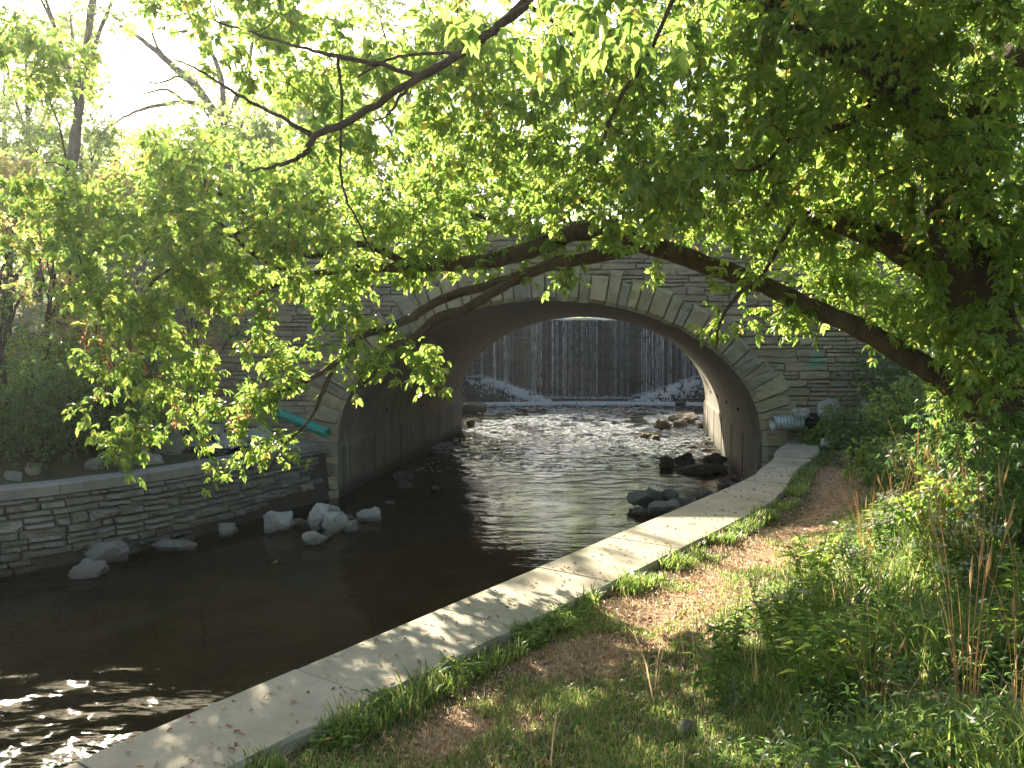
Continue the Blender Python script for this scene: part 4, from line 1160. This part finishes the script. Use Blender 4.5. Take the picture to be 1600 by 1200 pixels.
# left bank, near: bright foliage at the left edge of the view
x0 = lb(-190, 12.8)
rand_tree('left_edge_tree', x0, 6.3, 2.0, 4.8, 'bright leafy tree at the left edge, cut by the frame', seed=4, natt=260, lsize=.10, leafm='leaf', tr=.1, per=4)
b0 = lb(84, 15.4)
rand_tree('slender_tree', b0, 3.9, .9, 1.8, 'slender dark-stemmed young tree with yellowing leaves at left', seed=9, natt=90, lsize=.09, leafm='leaf_gold', tr=.075, lobes=5, bark='bark', per=3)
b0 = lb(-6, 13.6)
rand_tree('slender_tree', b0, 4.0, .8, 1.8, 'young tree with a thin dark trunk right at the left frame edge', seed=19, natt=80, lsize=.09, leafm='leaf_gold', tr=.09, lobes=5, bark='bark', per=3)
# leaning trunk in the upper left
B0 = Vector(at_px(88, 23, gfar(-13, 23)-.05))
rand_tree('leaning_tree', B0, 11.2, 3.0, 4.6, 'tall tree with bare leaning trunk standing at upper left', seed=14, natt=190, lsize=.13, tr=.24, lean=(1.45, 0), per=4, cbase=8.6, lobes=6)
# bare-limbed tree
Y_ = 27
def WL3(rows): return [(*P(a, b, Y_), t*Y_/F/2) for a, b, t in rows]
ex = [WL3([(352, 200, 14), (310, 140, 12), (262, 96, 10), (222, 62, 7), (188, 40, 4)]),
      WL3([(352, 200, 10), (345, 120, 8), (320, 60, 6), (300, 20, 4)]),
      WL3([(356, 230, 12), (330, 172, 8), (290, 160, 7), (240, 166, 6), (200, 180, 4), (165, 200, 3)]),
      WL3([(262, 96, 5), (240, 60, 4), (236, 20, 2)]), WL3([(310, 140, 5), (280, 120, 4), (250, 130, 3), (200, 125, 2)]),
      WL3([(350, 190, 9), (380, 130, 7), (395, 60, 5), (380, 10, 3)]), WL3([(290, 160, 5), (260, 140, 4), (215, 150, 2)])]
B0 = Vector(at_px(362, Y_, gfar(-9, Y_)-.05))
rand_tree('bare_limbed_tree', B0, 8.2, 2.6, 3.0, 'thinly leaved tree with long bare limbs reaching left against the bright sky', seed=23, natt=120, lsize=.15, tr=.22, lean=(-.2, 0), extra=ex, per=3, cbase=4.8, lobes=5)
for px, Y, h, cr, sd, lab in ((300, 15.2, 4.6, 1.5, 6, 'pale green young tree on the left bank, the one nearer the arch'), (225, 15.6, 3.7, 1.3, 7, 'pale green young tree on the left bank, the one further from the arch'), (420, 18.2, 3.0, 1.6, 8, 'young tree on the verge just behind the parapet')):
    rand_tree('young_tree', lb(px, Y), h, cr, h*.55, lab, seed=sd, natt=170, lsize=.10, leafm='leaf_far', tr=.05, lobes=6, per=4, group='young trees on the left bank', bark='bark')
# trees beyond the bridge
FT = [(500, 31, 8.5, 3.2, 31, 'leaf_far', 'rounded tree beyond the bridge behind the hanging limb'),
      (640, 27, 10.5, 3.0, 37, 'leaf_far', 'pale green tree beyond the bridge left of the arch'),
      (745, 50, 13.0, 4.0, 38, 'leaf_far', 'tree on the far bank above the left end of the dam'),
      (1190, 34, 10.5, 3.4, 41, 'leaf_far', 'tree beyond the bridge above the right side of the arch'),
      (1330, 27, 9.5, 3.0, 43, 'leaf_far', 'shaded tree beyond the bridge behind the right limbs'),
      (1290, 45, 11.0, 2.6, 47, 'leaf_red', 'tree with orange-red autumn leaves beyond the bridge at right'),
      (1500, 24, 10.0, 3.4, 49, 'leaf_far', 'dense tree beyond the bridge at the far right'),
      (1050, 62, 12.0, 4.2, 53, 'leaf_far', 'distant tree behind the right end of the dam'),
      (215, 42, 9.5, 4.2, 55, 'leaf_far', 'hazy round tree in the distance at upper left'),
      (60, 34, 12.5, 4.2, 57, 'leaf_far', 'broad hazy tree in the distance behind the leaning trunk'),
      (-90, 29, 12.5, 4.2, 59, 'leaf_far', 'tree crown at the far left edge beyond the bridge'),
      (440, 40, 14.5, 4.6, 61, 'leaf_far', 'tall pale tree in the distance right of the bare limbs')]
FT += [(20, 44, 15.5, 5.0, 71, 'leaf_far', 'tallest hazy tree in the distance at the upper left corner'), (130, 26, 5.5, 2.6, 72, 'leaf_far', 'low rounded tree behind the leaning trunk'), (300, 24, 4.6, 2.4, 73, 'leaf_far', 'low rounded tree behind the parapet under the bare limbs'), (1420, 19.5, 8.5, 2.6, 63, 'leaf_far', 'tree just behind the parapet at right'), (1620, 19.5, 9.5, 3.0, 65, 'leaf_far', 'tree behind the parapet cut by the right frame edge'), (380, 20.5, 4.0, 2.0, 67, 'leaf_far', 'low bushy tree behind the parapet left of the arch'), (215, 20, 2.8, 1.5, 69, 'leaf_gold', 'low yellowing tree behind the parapet at left'), (10, 20.5, 3.0, 2.0, 68, 'leaf_gold', 'yellow-tinged bushy tree behind the parapet at the left edge'), (930, 74, 12.5, 4.4, 66, 'leaf_far', 'distant tree straight beyond the dam')]
for px, Y, h, cr, sd, lm_, lab in FT:
    rand_tree('background_tree', Vector(at_px(px, Y, gfar((px-800)/F*Y, Y)-.05)), h+(4.9-gfar((px-800)/F*Y, Y) if Y < 30 else 0), cr, h*.72, lab, seed=sd, natt=480, lsize=.16 if Y < 30 else .22, tr=.2, leafm=lm_, per=4, lobes=9, group='trees beyond the bridge')
# far woodland ring: one mass of foliage
g = np.random.default_rng(99)
n = 30000; ang = g.uniform(-1.0, 1.0, n); ok = (np.abs(ang-.08) > .14) | (g.random(n) < .35); ang = ang[ok]; n = len(ang)
dist_ = g.uniform(75, 125, n); top = 5.2+2.6*np.sin(ang*23)+1.6*np.sin(ang*61+1)
z = 4.2 + g.random(n)**.8*(3.0+np.maximum(1.0, top))*(dist_/95)
B = np.stack([np.sin(ang)*dist_, np.cos(ang)*dist_, z], 1)
V, T = leaf_geo(B, g.normal(0, 1, (n, 3)), g.normal(0, 1, (n, 3))+np.array([0, 0, 1.]), g.uniform(.8, 1.6, n), .5)
tag(npmesh('woodland', V, T, None, M['leaf_far']), 'far wood closing the view beyond the dam', 'woodland', kind='stuff')

# unseen trees added behind and right of the viewer to shade the bank
for k, (x, y, h, cr) in enumerate(((7.5, 2.6, 8.5, 3.8), (5.5, -4.0, 9.5, 4.2), (10.5, 8.5, 9.0, 3.6), (0.0, -6.5, 9.0, 3.6))):
    rand_tree('shade_tree', Vector((x, y, rbank(x, y))), h, cr, h*.68, ('unseen shade tree added right of the viewer', 'large unseen shade tree added behind the viewer to the right', 'tall shade tree added out of view right of the box elder trunk', 'unseen shade tree added directly behind the viewer')[k], seed=80+k, natt=520, lsize=.19, tr=.2, leafm='leaf', per=4, lobes=9, group='shade trees added on the right bank')

# ---------------------------------------------------------------- shrubs
def shrub(base, rx, ry, h, label, group, leafm='leaf_dark', lsize=.075, natt=160, seed=1, per=4, name='shrub', comp=3, bark='bark'):
    g = np.random.default_rng(seed); r = random.Random(seed); root = empty(name, tuple(base), label, 'shrub', group)
    lm = MB(); lim = []; b = Vector(base)
    for k in range(6):
        a = k*1.05+r.uniform(-.3, .3); q = r.uniform(.3, .7)
        e = b+Vector((rx*q*math.cos(a), ry*q*math.sin(a), h*r.uniform(.55, .9)))
        lp, lr = limb([(b.x+.08*math.cos(a), b.y+.08*math.sin(a), b.z-.1, .018), ((b.x*.6+e.x*.4), (b.y*.6+e.y*.4), b.z+h*.4, .012), (*e, .005)], 4, .01, k)
        lm.tube(lp, lr, 5, cap=False); lim.append((lp, lr))
    child(lm.build('stems', M[bark], smooth=True), root)
    A = np.concatenate([ell(g, b+Vector((rx*.45*math.cos(a), ry*.45*math.sin(a), h*r.uniform(.35, .72))), (rx*.62, ry*.62, h*.36), natt//5) for a in (0, 1.3, 2.5, 3.8, 5.0)])
    mb, E, D = grow(lim, A, g, .003, 3)
    child(mb.build('branchwork', M[bark]), root)
    B, DD = sprays(E, D, per, lsize*.8, g)
    bb_, d, nn, l = compound(B, DD, lsize, g, comp)
    V, T = leaf_geo(bb_, d, nn, l, .5)
    child(npmesh('foliage', V, T, None, M[leafm]), root)
    return root
SH = [(30, 12.9, 1.1, 1.9, 'leaf_dark', 'dark shrub behind the left coping at the frame edge'), (110, 13.6, 1.0, 2.1, 'leaf_dark', 'tall dark shrub behind the round tan rock'),
      (185, 14.6, .9, 1.9, 'leaf_dark', 'dark shrub just left of the riprap rocks'), (60, 14.9, 1.2, 1.9, 'leaf', 'brighter shrub up the left bank behind the dark ones'),
      (-30, 12.4, 1.0, 1.7, 'leaf_dark', 'dark shrub at the far left behind the coping, cut by the frame'), (70, 13.0, .8, 1.3, 'leaf_dark', 'low dark shrub between the two tall ones on the left bank'), (150, 13.7, .8, 1.4, 'leaf_dark', 'dark shrub behind the pale upright rock'), (215, 14.4, .7, 1.2, 'leaf', 'green shrub beside the fern on the left bank'), (120, 15.5, 1.0, 1.9, 'leaf_dark', 'tall dark shrub under the slender tree'), (-10, 15.6, 1.5, 3.0, 'leaf_dark', 'shrub high on the left bank, cut by the frame'), (150, 16.1, 1.2, 2.7, 'leaf_gold', 'yellowing shrub high on the left bank against the bridge'),
      (245, 15.9, .7, 1.2, 'leaf_gold', 'small yellowing shrub above the riprap')]
for k, (px, Y, r_, h, lm_, lab) in enumerate(SH):
    shrub(lb(px, Y), r_, r_*.8, h, lab, 'shrubs on the left bank', lm_, seed=200+k, natt=260)
def rb(px, Y):
    x = (px-800)/F*Y; return (x, Y, rbank(x, Y))
SH = [(1620, 6.0, .55, 1.15, 'leaf_dark', 'tangled dark bramble at the right edge nearest the viewer'), (1500, 7.0, .45, .7, 'leaf', 'tangled green bramble left of the leaning trunk foot'), (1520, 8.9, .6, 1.45, 'leaf_dark', 'dark shrub hiding the left foot of the leaning trunk'), (1570, 7.2, .6, 1.35, 'leaf_dark', 'leafy shrub right in front of the leaning trunk'), (1430, 10.6, .55, .85, 'leaf_dark', 'low dark shrub on the bank under the sloping limb'), (1380, 12.0, .5, .8, 'leaf', 'low green shrub beyond the dirt patch'), (1345, 14.2, .75, 1.15, 'leaf_dark', 'low shrub at the walkway end beside the white boulders'), (1430, 13.4, .9, 1.9, 'leaf', 'leafy shrub right of the walkway end'),
      (1500, 12.2, .9, 2.0, 'leaf_dark', 'dark shrub beneath the sloping limb'), (1590, 11.4, 1.1, 2.2, 'leaf', 'dense shrub at the right frame edge'),
      (1400, 16.0, 1.2, 2.0, 'leaf_dark', 'shrub against the bridge masonry behind the others'), (1520, 15.6, 1.3, 2.8, 'leaf', 'tall shrub near the bridge at right'),
      (1470, 9.9, .55, .9, 'leaf_dark', 'small dark-leaved shrub beside the dirt patch'), (1600, 9.3, .7, 1.3, 'leaf_dark', 'shrub at the foot of the leaning trunk'), (1290, 16.4, .5, .6, 'leaf', 'small weed shrub at the foot of the masonry'),
      (1630, 7.4, .6, 1.1, 'leaf_dark', 'low shrub at the right edge in front of the trunk')]
for k, (px, Y, r_, h, lm_, lab) in enumerate(SH):
    shrub(rb(px, Y), r_, r_*.8, h, lab, 'shrubs on the right bank', lm_, seed=300+k, natt=220)

# ---------------------------------------------------------------- grass, weeds, litter on the right bank
g = np.random.default_rng(17)
def blades(n, ymin, ymax, dmin, dmax, hfun, name, m, label, cat, w0=.004, keepf=None):
    y = ymin+(ymax-ymin)*g.random(n)**1.5; d = dmin+(dmax-dmin)*g.random(n)
    X = np.array([wr(v) for v in y])+d/.8
    px = 800+F*X/y; ok = (px > -200) & (px < 1800)
    if keepf is not None: ok &= keepf(X, y, d)
    X, y, d = X[ok], y[ok], d[ok]; n = len(X)
    Z = np.array([rbank(a, b) for a, b in zip(X, y)])
    h = hfun(X, y, d)*g.uniform(.5, 1.3, n); a = g.uniform(0, 2*np.pi, n)
    lean = h*g.uniform(.15, .9, n); dx, dy = np.cos(a)*lean, np.sin(a)*lean
    b = a+np.pi/2+g.normal(0, .4, n); w_ = w0*g.uniform(.6, 1.5, n)*(1+h*1.5)
    wx, wy = np.cos(b)*w_, np.sin(b)*w_
    o_ = np.zeros(n)
    def v(t, s, zz): return np.stack([X+dx*t+wx*s, y+dy*t+wy*s, Z-.01+h*zz], 1)
    Vs = np.stack([v(0, -1, 0), v(0, 1, 0), v(.28, -.9, .5), v(.28, .9, .5), v(.65, -.6, .82), v(.65, .6, .82), v(1.05, 0, .93)], 1).reshape(-1, 3)
    base = (np.arange(n)*7)[:, None]
    Q = np.concatenate([base+np.array([0, 1, 3, 2]), base+np.array([2, 3, 5, 4])]); T = base+np.array([4, 5, 6])
    return tag(npmesh(name, Vs, T, Q, m), label, cat, kind='stuff')
def vn(X, Y_, s, o=0.0): return np.array([noise.noise(Vector((a*s, b*s, o))) for a, b in zip(X, Y_)])
dlim = lambda y: np.where(y < 6, 2.0-.4*np.maximum(0, y-4), np.where(y < 9, 1.2, 1.0))
clump = lambda X, y, d: vn(X, y, 1.6, 11.)+.25*vn(X, y, 4.5, 3.)
blades(150000, 2.6, 17, .75, 6.5, lambda X, y, d: np.clip((d-dlim(y)+.25)*.26, .05, .30)*(1+.9*vn(X, y, 1.2)), 'tall_grass', M['grass'], 'tall green grass covering the right bank', 'grass', .0027, lambda X, y, d: clump(X, y, d) > -.12)
blades(80000, 2.9, 9, .0, 2.3, lambda X, y, d: .055*(1+.8*vn(X, y, 2.4)), 'short_grass', M['grass'], 'short worn grass along the trodden path', 'grass', .0026, lambda X, y, d: (vn(X, y, 1.7, 4.)+.45*(d > 1.05)+.34*(y < 5.2)*(d > .25) > .14))
blades(12000, 3.0, 17, .0, .25, lambda X, y, d: .12*(1+.9*vn(X, y, 2.5)), 'edge_grass', M['grass'], 'fringe of green grass growing along the walkway edge', 'grass', .0038, lambda X, y, d: vn(X, y, 1.5, 8.) > -.15)
blades(2400, 2.8, 12, 1.3, 6, lambda X, y, d: .38+0*y, 'dry_grass', M['dry'], 'dry straw-coloured grass among the weeds', 'grass', .0024, lambda X, y, d: vn(X, y, .9, 2.) > .05)
blades(26000, 2.9, 9, .0, 2.3, lambda X, y, d: .05+0*y, 'dead_grass', M['dry'], 'short dead grass lying on the worn ground', 'grass', .0024)
# herb layer: broad leaves among the grass
n = 60000; y = 3+13*g.random(n)**1.4; d = .95+5*g.random(n); X = np.array([wr(v) for v in y])+d/.8
k = (clump(X, y, d) < .12) & (d > dlim(y)-.05) & (800+F*X/y < 1750); X, y, d = X[k], y[k], d[k]; n = len(X)
hh = np.clip((d-dlim(y)+.1)*.4, .04, .38)*(1+.8*vn(X, y, 1.9, 6.))
Z = np.array([rbank(p, q) for p, q in zip(X, y)])+hh*g.random(n)**.7
V, T = leaf_geo(np.stack([X, y, Z], 1), np.concatenate([g.normal(0, 1, (n, 2)), g.normal(.1, .35, (n, 1))], 1), np.array([0, 0, 1.])+g.normal(0, .45, (n, 3)), g.uniform(.025, .075, n), .42)
tag(npmesh('undergrowth', V, T, None, M['leaf_dark']), 'low leafy undergrowth among the grass on the right bank', 'undergrowth', kind='stuff')
# fallen leaves on the path and walkway
n = 10000; y = 3+11*g.random(n)**1.3; d = np.where(g.random(n) < .05, -g.random(n)*.7, g.random(n)**.9*1.5)
X = np.array([wr(v) for v in y])+d/.8; Z = np.array([rbank(a, b) if dd > 0 else TOP for a, b, dd in zip(X, y, d)])
V, T = leaf_geo(np.stack([X, y, Z+.012], 1), np.concatenate([g.normal(0, 1, (n, 2)), g.normal(0, .18, (n, 1))], 1), np.array([0, 0, 1.])+g.normal(0, .25, (n, 3)), g.uniform(.018, .055, n), .5, True, .2)
tag(npmesh('leaf_litter', V, T, None, M['litter']), 'fallen brown leaves scattered over the path and the walkway', 'leaves', kind='stuff')

# broad leaved ground plants beside the walkway
def leafy_clump(name, label, cat, group, seed, h, r_, nl, lsize, leafm, flower=0, stems=5):
    q = np.random.default_rng(seed); root = empty(name, (0, 0, 0), label, cat, group); r = random.Random(seed)
    sm_ = MB(); B, D = [], []; heads = []
    for s in range(stems):
        a = r.uniform(0, 6.28); top = Vector((math.cos(a)*r_*r.uniform(.2, 1), math.sin(a)*r_*r.uniform(.2, 1), h*r.uniform(.7, 1.05)))
        pts = [Vector((math.cos(a)*.02, math.sin(a)*.02, -.02))+(top-Vector((0, 0, 0)))*t+Vector((0, 0, .12*h*math.sin(math.pi*t))) for t in (0, .25, .5, .75, 1)]
        sm_.tube(pts, [.0035, .003, .003, .0025, .002], 4, cap=False)
        for k in range(nl):
            t = .12+.8*k/nl; i = min(3, int(t*4)); p = pts[i].lerp(pts[i+1], t*4-i); aa = k*1.57+a
            for ss in (0, math.pi):
                B.append(p); D.append((math.cos(aa+ss), math.sin(aa+ss), .1))
        for f in range(flower):
            c = top+Vector((r.gauss(0, .035), r.gauss(0, .035), r.gauss(0, .012)))
            sm_.tube([pts[3], c], [.0015, .001], 3, cap=False); heads.append(c)
    stem_ = sm_.build('stem', M['leaf_dark'], root)
    B, D = np.array([tuple(b) for b in B]), np.array(D); n = len(B)
    V, T = leaf_geo(B, D+q.normal(0, .2, (n, 3)), np.array([0, 0, 1.])+q.normal(0, .3, (n, 3)), lsize*q.uniform(.6, 1.2, n), .34)
    npmesh('leaves', V, T, None, M[leafm], root)
    if heads:
        Hh = np.repeat(np.array([tuple(x) for x in heads]), 26, 0); n = len(Hh)
        V, T = leaf_geo(Hh, q.normal(0, 1, (n, 3))+np.array([0, 0, .4]), q.normal(0, 1, (n, 3)), q.uniform(.008, .016, n), .4)
        npmesh('flower_head', V, T, None, M['flower'], stem_)
    return root
rg = random.Random(61)
def scatter(proto_list, spots, labels=None):
    for k, (x, y, sc) in enumerate(spots):
        o = proto_list[k] if k < len(proto_list) else clone(proto_list[k % len(proto_list)])
        o.location = (x, y, rbank(x, y)); o.rotation_euler = (0, 0, rg.uniform(0, 6.28)); o.scale = (sc, sc, sc)
fl = 'grey-green weed topped with fuzzy white flower heads on the right bank'
protos = [leafy_clump('flowering_weed', fl, 'weed', 'white flowering weeds on the right bank', 400+k, .55, .22, 9, .075, 'leaf_dark', 7, 5) for k in range(4)]
spots = []
while len(spots) < 44:
    y = rg.uniform(5.0, 10.5); d = rg.uniform(1.6, 4.6); x = wr(y)+d/.8; px = 800+F*x/y
    if 1000 < px < 1620: spots.append((x, y, rg.uniform(.7, 1.15)*(1+.7*max(0, d-2.2)/2)))
scatter(protos, spots)
gl = 'leafy green weed without flowers growing in the tall grass of the right bank'
protos = [leafy_clump('leafy_weed', gl, 'weed', 'green weeds on the right bank', 420+k, .5, .25, 10, .10, 'leaf', 0, 5) for k in range(4)]
spots = []
while len(spots) < 90:
    y = rg.uniform(4.2, 15); d = rg.uniform(1.5, 5.0); x = wr(y)+d/.8; px = 800+F*x/y
    if 1080 < px < 1640: spots.append((x, y, rg.uniform(.6, 1.2)*(1+.8*max(0, d-2.0)/2)))
scatter(protos, spots)
cl = 'low broad-leaved plant creeping along the right edge of the walkway'
protos = [leafy_clump('creeping_plant', cl, 'plant', 'low plants along the walkway edge', 440+k, .14, .2, 5, .07, 'leaf', 0, 6) for k in range(3)]
spots = []
for k in range(34):
    y = rg.choice((rg.uniform(4.2, 6.6), rg.uniform(4.8, 6.2), rg.uniform(6.5, 13))); spots.append((wr(y)+rg.uniform(.04, .28), y, rg.uniform(.6, 1.15)))
scatter(protos, spots)
# tall dry stalk clumps
def stalks(seed):
    r = random.Random(seed); root = empty('dry_stalk_clump', (0, 0, 0), 'tall dry tan grass stalks with narrow seed heads rising above the weeds', 'grass clump', 'dry stalk clumps on the right bank')
    s1, sh = MB(), []
    for k in range(11):
        a = r.uniform(0, 6.28); h = r.uniform(.55, 1.0); ln = r.uniform(.05, .35)
        pts = [Vector((.03*math.cos(a)+ln*math.cos(a)*t*t, .03*math.sin(a)+ln*math.sin(a)*t*t, h*t)) for t in (0, .3, .6, .85, 1)]
        s1.tube(pts, [.0028, .0024, .002, .0016, .001], 3, cap=False)
        if k % 2:
            s2 = MB(); sh.append(s2); s2.tube([pts[3], pts[3].lerp(pts[4], .5), pts[4]+Vector((.01, 0, .03))], [.002, .0065, .001], 5)
    s1.build('stalks', M['dry'], root)
    for s2 in sh: s2.build('seed_head', M['dry'], root)
    return root
protos = [stalks(500+k) for k in range(3)]; spots = []
while len(spots) < 22:
    y = rg.uniform(3.6, 9.0); d = rg.uniform(1.7, 4.0); x = wr(y)+d/.8; px = 800+F*x/y
    if 1300 < px < 1620: spots.append((x, y, rg.uniform(.8, 1.3)))
scatter(protos, spots)
# fern by the left coping and the floating twig
q = ground_hit(192, 742, lbank, 9)
o = leafy_clump('fern', 'bright green fern hanging over the left coping between the rocks', 'fern', None, 71, .3, .25, 14, .07, 'leaf', 0, 8)
o.location = q
t_ = MB(); c = P(432, 883, 3.4*F/353); t_.tube([c+Vector((-.16, 0, -.01)), c+Vector((0, .03, .03)), c+Vector((.10, 0, .01))], [.004, .006, .003], 5); t_.tube([c+Vector((0, .03, .03)), c+Vector((.05, .06, .08))], [.003, .002], 4)
root = empty('floating_twig', tuple(c), 'floating twig with one yellow leaf in the dark water below the boulder pile', 'twig')
child(t_.build('stick', M['bark']), root)
V, T = leaf_geo(np.array([tuple(c+Vector((-.02, 0, .03)))]*4), np.array([[.3, 0, .6], [-.6, .2, .1], [-.9, -.3, 0], [.6, .1, .1]]), np.array([[0, -1, .3]]*4), np.array([.07, .08, .07, .06]), .5, True)
child(npmesh('leaf', V, T, None, M['leaf_gold']), root)

# ---------------------------------------------------------------- thin volume added to imitate lens flare toward the sun
HZ = True
if HZ:
    hb = MB(); hb.box((-90, -20, -2.0), (90, 140, 26)); o = hb.build('flare_haze', None)
    m = bpy.data.materials.new('flare_volume'); m.use_nodes = True; n = m.node_tree; n.nodes.clear()
    out = n.nodes.new('ShaderNodeOutputMaterial'); v = n.nodes.new('ShaderNodeVolumePrincipled')
    v.inputs['Color'].default_value = (0.95, 0.96, 0.97, 1); v.inputs['Density'].default_value = 0.0006; v.inputs['Anisotropy'].default_value = 0.62
    n.links.new(v.outputs[0], out.inputs['Volume']); o.data.materials.append(m); tag(o, kind='stuff')
    tag(o, 'thin pale veil added to imitate lens flare toward the sun', 'flare_haze')
